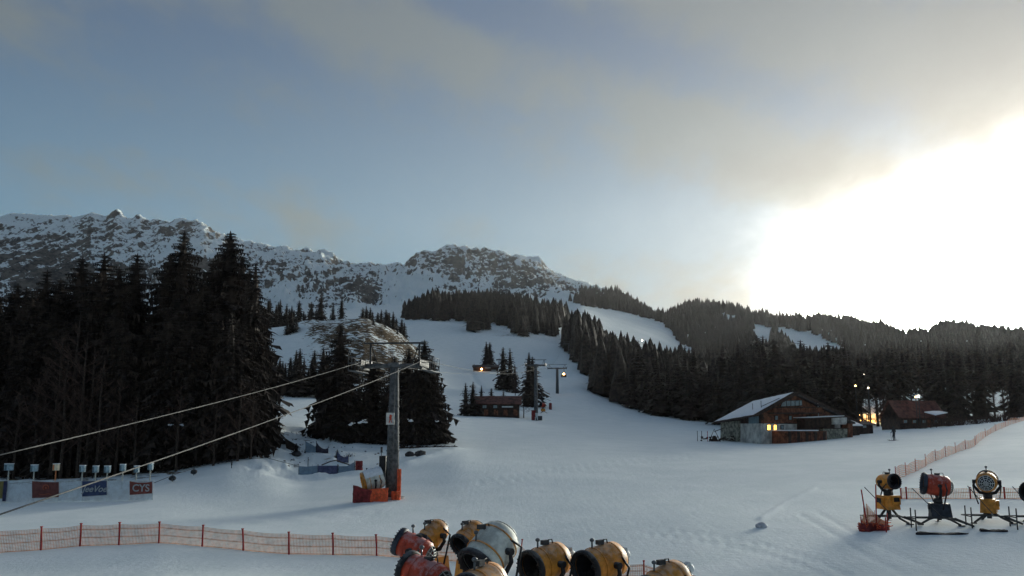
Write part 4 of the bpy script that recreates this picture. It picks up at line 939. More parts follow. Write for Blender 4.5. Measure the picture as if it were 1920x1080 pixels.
# further towers
T2, g2, h2 = lift_tower(1005, 785, 684, 197, 2.2, .50, .34, 'second lift tower, thin, rising from padded blocks right of the spruce pair', False, LA)
for dx, w, h, m in ((-.4, .9, 2.2, M_PADR), (.6, 1.4, .95, M_DSTEEL), (.1, .8, 1.6, M_PALE)):
    cloth_pad('pad', Vector((dx*1.2, -.7, 0)), w, h, .4, m, parent=T2)
Y3 = hitY(1045, 738); T3, g3, h3 = lift_tower(1045, 738, 690, Y3, 3.0, .55, .40, 'third lift tower, standing alone on the slope with a wide crossarm', False, -.05)
Y4 = hitY(1067, 664); T4, g4, h4 = lift_tower(1067, 664, 644, Y4, 3.0, .45, .35, 'small lift tower at the edge of the forest halfway up the slope', False, 0)
Y5 = hitY(1071, 643, Y4+10); T5, g5, h5 = lift_tower(1071, 643, 626, Y5, 3.0, .45, .35, 'topmost lift tower in sight, just above the halfway one', False, 0)
Y6 = hitY(1078, 612, Y5+30); 
M_ROPE = mat('rope_steel', (.15, .145, .135), .8, .0)
def rope(pts, label, r=.018):
    b = MB(); path = []
    for (p, q) in zip(pts[:-1], pts[1:]):
        n = 14; sag = .012*(q-p).length
        for i in range(n): t = i/n; c = p.lerp(q, t); c.z -= sag*4*t*(1-t)*(0.35 if p.y < 40 else 1); path.append(c)
    path.append(pts[-1]); b.tube(path, r, 6); o = b.build('haul_rope', M_ROPE); tag(o, label, 'cable', 'haul ropes of the chairlift')
def top(g, Hh, s, arm, ang=0.): return g+Vector((s*arm*math.cos(ang), s*arm*math.sin(ang), Hh+.30))
for s, st, lab in ((-1, P(-60, 867, 23.5), 'upper rope from the left border to the left end of the near lift tower'), (1, P(-60, 985, 17.4), 'lower rope crossing before the banners to the right end of the near lift tower')):
    rope([st, top(g1, h1, s, 2.15, LA), top(g2, h2, s, 2.2, LA), top(g3, h3, s, 3., -.05), top(g4, h4, s, 3.), top(g5, h5, s, 3.)], lab)
M_LAMP = mat('warm_lamp', (1, .55, .2), .5, emit=14); M_LAMPW = mat('white_lamp', (1, .85, .6), .5, emit=9); M_WIN = mat('lit_window', (1, .50, .10), .5, emit=3.2, var=.25, scale=6)
# hanging chair with lamp beside tower 3
tp = top(g3, h3, 1, 3., -.05); c = Vector((P(1057, 700, Y3-3).x, Y3-3, tp.z-.3)); e = empty('chairlift_chair', c); tag(e, 'chairlift chair with a glowing lamp hanging right of the third lift tower', 'chair')
b = MB(); b.tube([(0, 0, .1), (.1, 0, -1.2), (0, 0, -2.4)], .07, 6); b.build('hanger', M_DSTEEL, e)
b = MB(); b.box((0, 0, -3.0), (1.7, .5, .12)); b.build('seat', M_BLK, e); b = MB(); b.box((0, .3, -2.6), (1.7, .1, .8)); b.build('backrest', M_BLK, e)
b = MB(); b.ball((0, -.5, -2.1), .30, 10, 6); b.build('lamp', M_LAMP, e)
def lamp(px, py, Y, r, m, lab, post=True):
    c = P(px, py, Y); g = H(c.x, c.y); e = empty('street_lamp', (c.x, c.y, g)); tag(e, lab, 'lamp')
    hz = max(c.z-g, .6); b = MB(); b.tube([(0, 0, -.3), (0, 0, hz)], .09, 6); b.build('pole', M_DSTEEL, e); b = MB(); b.ball((0, 0, hz+r*.5), r, 10, 6); b.build('lamp_head', m, e)
lamp(1204, 639, hitY(1204, 646), .8, M_LAMPW, 'bright white lamp shining at the left edge of the upper piste')
lamp(1722, 744, 176, .22, M_LAMPW, 'bright yellow-white lamp above the roof of the dark cabin')
lamp(1717, 745, 176.5, .15, M_LAMP, 'small orange lamp just left of the bright one above the dark cabin')
lamp(1628, 728, 195, .16, M_LAMPW, 'small pale lamp among the bare trees left of the dark cabin')
lamp(1604, 724, 196, .16, M_LAMP, 'dim orange lamp at the left edge of the loose wood, beside a pale one')
lamp(1620, 702, 215, .15, M_LAMPW, 'faint high lamp in the trees above the gap between chalet and cabin')
# ------------------------------------------------------------------ buildings
M_WOOD = mat('red_brown_timber', (.19, .070, .038), .8, var=.35, scale=1.6); M_WOODD = mat('dark_timber', (.055, .032, .024), .85, var=.3, scale=1.6)
M_PLAST = mat('weathered_plaster', (.55, .55, .52), .85, var=.22, scale=.9); M_GLASSP = mat('pale_window_pane', (.26, .33, .35), .25); M_ROOFD = mat('dark_roofing', (.06, .05, .05), .8, var=.3)
M_ROOFR = mat('red_brown_roofing', (.13, .05, .038), .8, var=.3, scale=1.2); M_STONE = mat('pale_stone_wall', (.27, .27, .22), .85, var=.35, scale=1.8, bump=.4)
M_BLUEP = mat('blue_shutter', (.18, .28, .33), .7)
class Front:
    """a wall plane through two image columns; s metres along it, h metres above its base"""
    def __init__(s, px0, Y0, px1, Y1, base):
        a = P(px0, base, Y0); b = P(px1, base, Y1); s.o = Vector((a.x, a.y, 0)); s.u = Vector((b.x-a.x, b.y-a.y, 0)); s.W = s.u.length; s.u.normalize(); s.n = Vector((s.u.y, -s.u.x, 0))
    def at(s, px, py, out=0.):   # point of the plane seen at a pixel
        k, t = ray(px, py); # x = k*y
        o, u = s.o+s.n*out, s.u
        m = (o.x-k*o.y)/(k*u.y-u.x); y = o.y+m*u.y
        return Vector((k*y, y, CAMZ+t*y))
    def slab(s, quad, t0, t1): # quad of pixels, from out=t0 to out=t1, all derived from the front outline
        f = [s.at(px, py) for px, py in quad]; return [p+s.n*t0 for p in f], [p+s.n*t1 for p in f]
def prism(b, lo, hi):
    n = len(lo); b.add(lo+hi, [tuple(range(n))[::-1], tuple(range(n, 2*n))]+[(i, (i+1) % n, n+(i+1) % n, n+i) for i in range(n)])
def rel(pts, g): return [p-g for p in pts]
# --- chalet
F1 = Front(1428, 138, 1578, 147, 828)
g = Vector((F1.o.x, F1.o.y, H(F1.o.x, F1.o.y))); ch = empty('chalet', g); tag(ch, 'large wide-gabled timber chalet with a snowy roof and two lit windows', 'house')
BK = -F1.n*9
def part(name, m, quad, t0, t1, par=ch, F=F1, gg=None):
    lo, hi = F.slab(quad, t0, t1); b = MB(); prism(b, rel(lo, gg or g), rel(hi, gg or g)); return b.build(name, m, par)
BV = Vector((-3.2, 13.2, 0)); A_, B_ = F1.at(1428.3, 834)-F1.n*.02, F1.at(1577.7, 834)-F1.n*.02; zt = F1.at(1428, 794).z-A_.z
b = MB(); b.hexa(rel([A_, B_, B_+BV*.93, A_+BV*.93], g), rel([q+Vector((0, 0, zt)) for q in (A_, B_, B_+BV*.93, A_+BV*.93)], g)); b.build('wall', M_PLAST, ch)
part('gable_wall', M_WOOD, [(1428,793.5),(1578,793.5),(1578,784),(1489,739),(1428,772)], -.3, .02)
# left wing wall running back
RF = F1.at(1489, 735, .9); EF = F1.at(1412, 778, .9); EB = P(1338, 791, 152); RB = P(1412, 752, 154); ER = F1.at(1604, 792, .9); ERB = ER+(RB-RF)*1.0
ERB = Vector((ER.x-6.5, ER.y+10, ER.z-1))
def roof(name, c4, th, m, par=ch, gg=None):
    b = MB(); dn = Vector((0, 0, -th)); lo = [c+dn-(gg or g) for c in c4]; hi = [c-(gg or g) for c in c4]; prism(b, lo, hi); return b.build(name, m, par)
r2 = roof('roof', [RF+Vector((.03,0,0)), RB+Vector((.03,0,0)), ERB, ER], .22, M_ROOFD)
up = Vector((0, 0, .24))
c_ = [RF+up, EF+up*.9, EB+up*.9, RB+up]; cen = sum(c_, Vector())/4
n = 14; vs = []; fs = []
for i in range(n+1):
    for j in range(n+1):
        u, v = i/n, j/n; p = c_[0].lerp(c_[3], u).lerp(c_[1].lerp(c_[2], u), v); edge = min(u, 1-u, v, 1-v)
        p = p.lerp(cen, .012); p.z += -.2+min(1, edge*9)*.2+random.uniform(-.02, .03); vs.append(p-g)
for i in range(n):
    for j in range(n): k = i*(n+1)+j; fs.append((k, k+1, k+n+2, k+n+1))
b = MB(); b.add(vs, fs, True); b.build('roof_snow', M_SNOWCAP, ch)
m_ = n+1; top_ = []; 
for i in range(m_):
    for j in range(m_): top_.append(c_[0].lerp(c_[3], i/n).lerp(c_[1].lerp(c_[2], i/n), j/n)-g-Vector((0, 0, .26)))
b = MB(); bt = [p-Vector((0, 0, .25)) for p in top_]; N_ = len(top_); ring = [i*m_ for i in range(m_)]+[n*m_+j for j in range(1, m_)]+[i*m_+n for i in range(n-1, -1, -1)]+list(range(n-1, 0, -1))
b.add(top_+bt, fs+[tuple(q+N_ for q in f[::-1]) for f in fs]+[(ring[i], ring[(i+1) % len(ring)], ring[(i+1) % len(ring)]+N_, ring[i]+N_) for i in range(len(ring))]); b.build('roof', M_WOODD, ch)
b = MB(); a0 = (EF+EB)/2; q = EF.lerp(RF, .3).lerp(EB.lerp(RB, .3), .1)-g; q2 = EF.lerp(RF, .25).lerp(EB.lerp(RB, .25), .25)-g
for z in (q, q2): b.tube([z, z+Vector((0, 0, 1.2))], .05, 5)
b.tube([q+Vector((0, 0, .35)), q.lerp(RF-g, .55)+Vector((0, 0, .2))], .05, 5); b.build('roof_mast', M_DSTEEL, ch)
# side wall (left), its parts
FS = Front(1352, 151.5, 1427.5, 138.3, 826)
part('side_wall', M_PLAST, [(1352,830),(1427,832),(1427,796),(1352,793)], -.4, 0, F=FS)
part('side_cladding', M_WOODD, [(1386,798),(1427,795.5),(1427,777),(1386,787)], -.4, .03, F=FS)
part('side_bay', M_STONE, [(1356,826),(1390,828),(1390,789),(1356,792)], -.2, .5, F=FS)
part('blue_panel', M_BLUEP, [(1405,797),(1423,797),(1423,780),(1405,783)], .03, .12, F=FS)
for a, c, t, bt in ((1398,1403,803,812),(1409,1414,803,811)):
    w_ = part('window', M_WOODD, [(a,bt),(c,bt),(c,t),(a,t)], .0, .08, F=FS); part('pane', M_GLASSP, [(a+.8,bt-.8),(c-.8,bt-.8),(c-.8,t+.8),(a+.8,t+.8)], .08, .11, F=FS)
# windows
for x0, x1 in ((1438.5, 1443.5), (1450.5, 1454.8)):
    f = part('window', M_WOODD, [(x0-.8,807),(x1+.8,807),(x1+.8,796),(x0-.8,796)], .0, .07)
    part('lit_pane', M_WIN, [(x0,806.2),(x1,806.2),(x1,796.8),(x0,796.8)], .07, .10)
    part('glazing_bar', M_WOODD, [((x0+x1)/2-.25,806),((x0+x1)/2+.25,806),((x0+x1)/2+.25,797),((x0+x1)/2-.25,797)], .10, .13)
part('window', M_WOODD, [(1463,805),(1469,805),(1469,797),(1463,797)], 0, .08); part('pane', M_GLASSP, [(1464,804),(1468,804),(1468,798),(1464,798)], .08, .1)
part('gable_window', M_WOODD, [(1462,763),(1503,761),(1503,750),(1466,751)], .02, .14); part('gable_pane', M_GLASSP, [(1463,762),(1502,760),(1502,751),(1467,752)], .14, .18)
for k in range(4): x = 1473+k*8; part('mullion', M_WOODD, [(x-.4,761.5),(x+.4,761.5),(x+.4,752),(x-.4,752)], .18, .22)
part('balcony_floor', M_WOODD, [(1440,776),(1530,776),(1530,773.5),(1440,773.5)], .02, 1.3)
for k in range(20): x = 1441+k*4.6; part('baluster', M_WOOD, [(x-1.5,773.5),(x+1.5,773.5),(x+1.5,765),(x-1.5,765)], 1.18, 1.25)
part('balcony_rail', M_WOODD, [(1440,765),(1532,765),(1532,763.5),(1440,763.5)], 1.12, 1.3)
for a, c in ((1452,1458),(1478,1484),(1512,1518)): part('window', M_WOODD, [(a,788),(c,788),(c,779),(a,779)], .02, .10); part('pane', M_GLASSP, [(a+.8,787),(c-.8,787),(c-.8,780),(a+.8,780)], .10, .12)
# veranda and annexes in front
part('veranda_roof', M_WOODD, [(1487,786),(1552,783),(1552,781),(1487,784)], .02, 3.4); part('veranda_snow', M_SNOWCAP, [(1487,783.7),(1552,780.7),(1552,779.6),(1487,782.6)], .05, 3.3)
part('veranda_wall', M_WOODD, [(1494,812),(1550,806),(1550,784),(1494,786)], .02, 1.6)
part('white_awning', M_PLAST, [(1543,796),(1570,796),(1570,783),(1543,783)], 1.7, 1.9)
part('annex', M_WOOD, [(1447,835),(1520,833),(1520,808),(1447,808)], .05, 3.2); part('annex_snow', M_SNOWCAP, [(1446,807.8),(1502,807.8),(1502,806),(1446,806)], .3, 3.5)
for k in range(9): x = 1451+k*8; part('annex_board', M_WOOD if k % 2 else M_WOODD, [(x-2.6,833),(x+2.6,833),(x+2.6,809),(x-2.6,809)], 3.2, 3.26)
part('stone_wall', M_STONE, [(1522,829),(1568,826),(1568,804),(1522,804)], .05, 2.2); part('wall_coping', M_WOODD, [(1521,804),(1569,804),(1569,802.5),(1521,802.5)], 0.0, 2.4)
part('red_post', M_WOOD, [(1569,826),(1577,825),(1577,794),(1569,794)], 1.0, 2.3)
part('chimney', M_PLAST, [(1533,772),(1539,772),(1539,752),(1533,752)], -4.2, -3.2); part('chimney_snow', M_SNOWCAP, [(1532,752),(1540,752),(1540,748.5),(1532,748.5)], -4.3, -3.1)
b = MB(); q = F1.at(1535, 782, .6)-g; b.tube([q, q+Vector((0, 0, 2.4))], .06, 6); b.build('veranda_post', M_PALE, ch)
part('eaves_board', M_WOODD, [(1489,739),(1489,734.5),(1606,791),(1604,794)], .86, .95)
part('eaves_board', M_WOODD, [(1489,739.2),(1412,780.5),(1411,777.5),(1489,734.6)], .86, .95)
# woodpile and sledge at the chalet's left
gg = GP(1358, 146); b = MB()
for k in range(60): x = random.uniform(-3.8, 3.8); z = .1+random.uniform(0, .7); b.tube([(x, -.4, z), (x, .4, z)], .10, 6)
o = b.build('woodpile', M_WOODD, None, gg); tag(o, 'low dark woodpile along the left side of the chalet', 'woodpile', kind='stuff')
gg = GP(1340, 144); b = MB(); b.tube([(-.9, 0, 0), (0, 0, 2.0), (.9, 0, 0)], .07, 5); b.box((0, 0, .5), (1.2, .5, .9), taper=.3); b.tube([(0, 0, 1.6), (1.6, 0, 2.2)], .06, 5); o = b.build('lean_to', M_WOODD, None, gg); tag(o, 'small dark tent-shaped lean-to at the left corner of the chalet', 'shed')
for px, lab in ((1308,'leftmost of the three thin posts left of the chalet'),(1316,'middle one of the three thin posts left of the chalet'),(1327,'red-tipped right one of the three thin posts left of the chalet')):
    gg = GP(px, 144); b = MB(); b.tube([(0, 0, -.2), (0, 0, 1.6)], .045, 5); b.tube([(0, 0, 1.45), (0, 0, 1.62)], .06, 5); o = b.build('post', M_STAKE if px == 1327 else M_WOODD, None, gg); o.name = 'marker_stake'; tag(o, lab, 'stake', 'three posts left of the chalet')
# sheds to the right of the chalet
def gable_house(name, px0, Y0, px1, Y1, base, eave, ridge, depth, mw, mr, label, cat, over=.4, snow=False, ridge_along=True):
    F = Front(px0, Y0, px1, Y1, base); gg = Vector((F.o.x, F.o.y, min(H(F.o.x, F.o.y), P(px0, base, Y0).z))); e = empty(name, gg); tag(e, label, cat)
    he = F.at(px0, eave).z; hr = F.at((px0+px1)/2, ridge).z; z0 = gg.z-1.5
    A, B = F.o.copy(), F.o+F.u*F.W; C, D = B-F.n*depth, A-F.n*depth
    def q(p, z): return Vector((p.x, p.y, z))-gg
    b = MB(); b.hexa([q(A, z0), q(B, z0), q(C, z0), q(D, z0)], [q(A, he), q(B, he), q(C, he), q(D, he)]); b.build('wall', mw, e)
    A2, B2 = A+F.n*over-F.u*over, B+F.n*over+F.u*over; C2, D2 = C-F.n*over+F.u*over, D-F.n*over-F.u*over; m0, m1 = (A2+D2)/2, (B2+C2)/2
    b = MB(); t = .18
    prism(b, [q(A2, he-.15), q(B2, he-.15), q(m1, hr), q(m0, hr)], [q(A2, he-.15+t), q(B2, he-.15+t), q(m1, hr+t), q(m0, hr+t)])
    prism(b, [q(m0, hr-.01), q(m1, hr-.01), q(C2, he-.15), q(D2, he-.15)], [q(m0, hr+t-.01), q(m1, hr+t-.01), q(C2, he-.15+t), q(D2, he-.15+t)])
    b.build('roof', mr, e)
    for P0, P1, mm in ((A, D, m0), (B, C, m1)):
        b = MB(); i = F.u*(.05 if P0 is A else -.05); b.add([q(P0+i, he), q(P1+i, he), q((P0+P1)/2+i, hr-.05)], ((0, 1, 2), (2, 1, 0))); b.build('gable', mw, e)
    return e, F, gg
e, F, gg = gable_house('shed', 1584, 150, 1612, 152, 812, 797, 789, 4, M_WOODD, M_SNOWCAP, 'low dark shed with a snowy roof at the right end of the chalet', 'shed')
part('door', M_WOOD, [(1592,812),(1598,812),(1598,800),(1592,800)], .01, .08, e, F, gg)
e, F, gg = gable_house('shed', 1609, 156, 1637, 157, 806, 796, 791, 3, M_WOODD, M_ROOFD, 'small dark hut standing alone between the chalet shed and the lit gap', 'shed')
part('window', M_GLASSP, [(1618,802),(1624,802),(1624,798),(1618,798)], .01, .06, e, F, gg)
# long lit building far behind
e, F, gg = gable_house('lodge', 1596, 262, 1676, 262, 797, 776, 762, 9, mat('cream_wall', (.50, .42, .30), .8), M_SNOWCAP, 'cream-walled lodge with a glowing strip of windows behind the bare trees', 'house')
for k in range(9):
    x = 1600+k*8.3; w_ = part('window', M_WOODD, [(x,796),(x+6.5,796),(x+6.5,787),(x,787)], .02, .12, e, F, gg); part('lit_pane', M_WIN, [(x+.7,795.4),(x+5.8,795.4),(x+5.8,787.8),(x+.7,787.8)], .12, .16, e, F, gg)
for k in range(5):
    x = 1606+k*14; part('upper_window', mat('soft_lit_pane', (1, .66, .34), .5, emit=.55), [(x,783),(x+6,783),(x+6,777.5),(x,777.5)], .02, .10, e, F, gg)
ll = bpy.data.lights.new('lamp_light', 'POINT'); ll.energy = 1200; ll.color = (1, .62, .30); ll.shadow_soft_size = .3
for px in (1612, 1655):
    c = P(px, 778, 256); ge = empty('street_lamp', (c.x, c.y, H(c.x, c.y))); tag(ge, 'warm lamp before the cream lodge, '+('left' if px < 1640 else 'right')+' one of the two', 'lamp'); hz_ = c.z-H(c.x, c.y)
    b = MB(); b.tube([(0, 0, -.3), (0, 0, hz_)], .06, 6); b.build('pole', M_DSTEEL, ge); b = MB(); b.ball((0, 0, hz_+.1), .14, 8, 5); b.build('lamp_head', M_LAMP, ge)
    lo = bpy.data.objects.new('lamp_light', ll); COL.objects.link(lo); lo.location = c+Vector((0, 0, .5)); lo['kind'] = 'helper'
# dark cabin
e, F, gg = gable_house('cabin', 1688, 176, 1772, 178, 800, 783, 752, 6, M_WOODD, M_ROOFR, 'dark wooden cabin with a brown roof behind the skier', 'house')
for x in (1693, 1710, 1728, 1750): w_ = part('window', M_WOOD, [(x,794),(x+8,794),(x+8,787),(x,787)], .02, .10, e, F, gg); part('pane', M_GLASSP, [(x+1,793),(x+7,793),(x+7,788),(x+1,788)], .10, .13, e, F, gg)
part('door', M_WOOD, [(1738,801),(1744,801),(1744,787),(1738,787)], .02, .1, e, F, gg)
c0 = P(1733, 772, 173); b = MB(); ca = [P(1733,772,173.5),P(1754,777.5,171),P(1777,773,173),P(1756,769.5,181)]; prism(b, [p-gg+Vector((0,0,-.15)) for p in ca], [p-gg for p in ca]); b.build('porch_roof', M_SNOWCAP, e)
b = MB()
for p in ca[:3]: z = H(p.x, p.y); b.tube([Vector((p.x, p.y, z))-gg, p-gg+Vector((0, 0, -.15))], .08, 5)
b.build('porch_posts', M_WOODD, e)['kind'] = 'stuff'
# shrubs around the cabin
def bush(px, Y, w, h, label, group=None, m=M_TWIG, n=90):
    g = GP(px, Y); b = MB()
    for i in range(n):
        a = random.uniform(0, 6.28); l = random.uniform(.5, 1)*h; t = random.uniform(0, 1)*w/2; c = Vector((math.cos(a)*t, math.sin(a)*t*.6, 0)); d = Vector((random.uniform(-.5, .5), random.uniform(-.5, .5), 1)); q = c+d*l*.5
        b.tube([c, q, q+Vector((random.uniform(-.35, .35), random.uniform(-.3, .3), .5))*l*.6], [.02*h, .014*h, .006*h], 3, False, False)
    o = b.build('bush', m, None, g); tag(o, label, 'bush', group); return o
for px, Y, w, h in [(1780,174,7,3.0),(1800,172,7,2.2),(1830,170,7,2.2),(1600,160,5,2.2),(1862,174,6,2.4),(1725,172,5,1.6),(1885,176,6,2.4)]:
    bush(px, Y, w, h, 'dark leafless bush near the cabin and chalet', 'leafless bushes round the cabin', M_TWIG, 110)
# brown hut
e, F, gg = gable_house('hut', 890, 199, 974, 199, 781, 757, 743, 7, M_WOODD, M_ROOFR, 'long brown hut with a rusty roof beside the lift line', 'hut', .5)
part('name_board', M_PALE, [(941,764),(962,764),(962,761.5),(941,761.5)], .02, .10, e, F, gg)
for k in range(9): x = 893+k*9.2; part('wall_board', M_WOODD if k % 2 else M_WOOD, [(x-3.8,779),(x+3.8,779),(x+3.8,768),(x-3.8,768)], .01, .06, e, F, gg)
for x in (905, 925): part('window', M_GLASSP, [(x,765),(x+7,765),(x+7,760),(x,760)], .02, .08, e, F, gg)
# low station
Ym = hitY(905, 697)
e, F, gg = gable_house('station', 887, Ym, 934, Ym, 697, 688, 684, 6, M_WOODD, M_ROOFD, 'low dark station building on the slope with a small glowing lamp', 'building')
part('window', M_GLASSP, [(909,690.5),(920,690.5),(920,688.8),(909,688.8)], .02, .1, e, F, gg); part('window', M_GLASSP, [(921,695),(930,695),(930,693.4),(921,693.4)], .02, .1, e, F, gg)
q = P(903, 692, Ym-.6)-gg; b = MB(); b.ball(q, .42, 8, 6); b.build('lamp', M_LAMP, e)
b = MB(); q = P(889, 682, Ym)-gg; b.tube([Vector((q.x, q.y, 0)), q], .1, 5); b.build('mast', M_DSTEEL, e)
# posts on the slope
for px, top_, bot, m, lab in [(966,728,736,M_BLUEBLK,'small blue padded post below the close spruce pair'),(987,729,736,M_PADR,'small brown padded post left of the second lift tower'),(1032,757,768,M_PADR,'pinkish padded post right of the second lift tower')]:
    Y = hitY(px, bot); g_ = GP(px, Y); h = (bot-top_)/FPX*Y; b = MB(); b.tube([(0, 0, -.1), (0, 0, h)], .38, 8); b.ball((0, 0, h), .4, 8, 4, (1, 1, .5)); o = b.build('padded_post', m, None, g_); tag(o, lab, 'post')
Y = hitY(1018, 775); g_ = GP(1018, Y); fan_gun(g_, (-.8, -.5), 10, .55, 1.1, 2.0, M_RED, M_YEL, 'small red and yellow snow gun alone right of the second lift tower', None)
# ------------------------------------------------------------------ bank: nets, pole, debris
M_DNET = mat('dark_cloth', (.05, .045, .065), .85, var=.2); M_LNET = mat('lilac_cloth', (.10, .11, .20), .85, var=.2); M_BNET = mat('blue_gauze', (.20, .28, .36), .85, var=.1)
def drape(pix, m, label, th=.03, Yf=None, cat='net'):
    """a hanging cloth between posts: pix = list of (px, top, bottom)"""
    cols = []
    for px, t, bt in pix:
        Y = Yf or hitY(px, bt+1); cols.append((P(px, t, Y), P(px, bt, Y)))
    g = cols[0][1]; e = empty('hanging_net', g); tag(e, label, cat); b = MB(); vs = []; fs = []; nn = 4
    for a, c in cols:
        for j in range(nn+1): p = a.lerp(c, j/nn)-g; vs.append(p+Vector((0, random.uniform(-.06, .06), 0)))
    for i in range(len(cols)-1):
        for j in range(nn): k = i*(nn+1)+j; fs.append((k, k+1, k+nn+2, k+nn+1))
    b.add(vs, fs, True); b.add([(v[0], v[1]+th, v[2]) for v in vs], [f[::-1] for f in fs], True); b.build('cloth', m, e)
    for a, c in (cols[0], cols[-1]):
        q = MB(); q.tube([c-g+Vector((0, .05, -.3)), a-g+Vector((0, .05, .12))], .035, 5); q.build('post', M_DSTEEL, e)
    return e
drape([(593,829,848),(598,836,850),(604,841,855),(610,842,852),(615,840,856)], M_DNET, 'dark torn net hanging between posts on the snow bank, below the clump', Yf=94)
drape([(573,828,848),(582,832,849),(592,838,848)], M_BNET, 'pale blue gauze net left of the dark torn net on the bank', Yf=94.2)
drape([(632,846,866),(638,854,868),(645,857,870),(653,855,871)], M_LNET, 'lilac-grey torn net hanging on the bank, right of the dark one', Yf=89)
drape([(560,874,890),(575,875,890),(596,873,888)], M_BNET, 'pale blue net panel at the left end of the low barrier on the bank', Yf=84)
drape([(596,873,890),(608,873,889),(622,873,889),(633,873,888)], M_LNET, 'lilac net panel in the middle of the low barrier on the bank', Yf=83.8)
drape([(634,874,888),(650,874,887),(665,866,885)], M_BNET, 'pale blue net panel at the right end of the low barrier on the bank', Yf=83.9)
gp = GP(673, 83.5); cloth_pad('safety_mat', gp, .65, P(673,864,83.5).z-gp.z, .4, M_PADR, 'upright dark red mat at the right end of the bank barrier')
def stick(pix, r, name, m, label, cat, Ys=None, lift=.05):
    pp = []
    for i, (px, py) in enumerate(pix):
        Y = Ys[i] if Ys else hitY(px, py); pp.append(P(px, py, Y)+Vector((0, 0, lift)))
    g = pp[0]; b = MB(); b.tube([p-g for p in pp], r, 6); o = b.build(name, m, None, g); tag(o, label, cat)
stick([(603,873),(620,866),(631,864),(640,868),(655,872)], .06, 'branch', M_BARK, 'bent brown branch lying over the lilac net panel', 'branch', Ys=[83]*5)
gp = GP(434, 82); b = MB(); hh = P(434, 865, 82).z-gp.z; b.tube([(0, 0, -.2), (0, 0, hh)], .035, 6); b.tube([(0, 0, hh-.35), (0, 0, hh)], .07, 6); o = b.build('pole', M_DSTEEL, None, gp); tag(o, 'thin solitary pole on the bank at the right end of the wood', 'pole')
gp = GP(577, 86); b = MB(); hh = P(577, 857, 86).z-gp.z; b.tube([(0, 0, -.2), (0, 0, hh)], .035, 6); o = b.build('pole', M_DSTEEL, None, gp); tag(o, 'thin dark pole above the left part of the bank barrier', 'pole')
b = MB(); pts_ = [GP(px, Y)+Vector((0, 0, .75)) for px, Y in ((288, 71), (330, 76), (380, 80), (434, 82), (500, 83), (560, 84))]; b.tube(pts_, .022, 5); o = b.build('barrier_rope', M_DSTEEL); tag(o, 'thin rope from the CYS banner to the bank barrier', 'rope')
for i, (px, Y) in enumerate(((323, 77), (363, 80))):
    gp = GP(px, Y); b = MB(); b.ball((0, 0, .3), .26, 10, 6, (1.2, 1, .8), .15); b.tube([(0, 0, 0), (0, 0, .8)], .03, 5); o = b.build('rope_anchor', M_DSTEEL, None, gp); tag(o, ('smaller' if i == 0 else 'larger')+' dark sack under the rope in front of the wood', 'sack')
stick([(482,870),(492,856),(500,845),(511,836)], .05, 'branch', M_BARK, 'straight dark branch stuck slanting in the bank at the wood end', 'branch', Ys=[88, 92, 96, 100], lift=.4)
# fallen fir bough
M_BOUGH = M_CROWN
def bough(p0, p1, w, name, label):
    b = MB(); d = p1-p0; L = d.length; u = d.normalized(); s = u.cross(Vector((0, 0, 1))).normalized(); g = p0
    b.tube([Vector(), d*.5+Vector((0, 0, .05)), d], [.09, .06, .02], 5)
    for i in range(150):
        t = random.random(); c = d*t; k = w*(1-t*.6)*random.uniform(.4, 1); dd = (s*random.choice((-1, 1))*random.uniform(.3, 1)+u*.8+Vector((0, 0, random.uniform(-.1, .7)))).normalized()*k
        q = c+dd; nrm = Vector((random.uniform(-1, 1), random.uniform(-1, 1), .3)).normalized()*k*.22; b.add([c, c+dd*.5+nrm, q, c+dd*.5-nrm], ((0, 1, 2, 3),))
    o = b.build(name, M_CROWN, None, g); tag(o, label, 'branch')
bough(GP(745, 99)+Vector((0, 0, .25)), GP(858, 100)+Vector((0, 0, .1)), .85, 'fallen_bough', 'long dark fir bough lying on the snow right of the near lift tower')
def rockb(px, Y, r, label, name='boulder'):
    g = GP(px, Y); b = MB(); b.ball((0, 0, r*.35), r, 10, 7, (1.25, 1, .75), .16); o = b.build(name, M_DSTEEL2, None, g); tag(o, label, 'boulder')
M_DSTEEL2 = mat('dark_earth', (.06, .055, .055), .9, var=.3)
rockb(768, 93, .42, 'left dark boulder below the fallen bough'); rockb(788, 92, .5, 'right, rounder dark boulder below the fallen bough')
rockb(555, 93, .42, 'dark boulder at the foot of the little tree on the bank')
for px, Y, h, lab in [(555,93.3,1.2,'little conifer on the bank rising from a dark boulder'),(632,92.5,.9,'little dark sapling at the top of the lilac torn net')]:
    g_ = GP(px, Y); spruce(g_.x, g_.y, h*1.2, lab, None, hd=False, wide=2.2)
bush(574,97,1.2,.5,'tiny reddish tuft below the blue gauze net',n=30); bush(657,93,1.0,.6,'small forked tuft of twigs right of the lilac torn net',n=30); bush(552,87.5,.8,.5,'tiny twig tuft beside the left end of the bank barrier',n=20)
# scattered earth clods on the bank
b = MB()
for i in range(110):
    px = random.gauss(560, 75); Y = random.uniform(86, 110)
    if not 430 < px < 740: continue
    g_ = GP(px, Y); r = random.uniform(.04, .11); b.ball(g_+Vector((0, 0, r*.3)), r, 5, 3, (1.4, 1, .7), .2)
o = b.build('clods', M_DSTEEL2); tag(o, 'scattered earth clods on the snow bank', 'clods', kind='stuff')
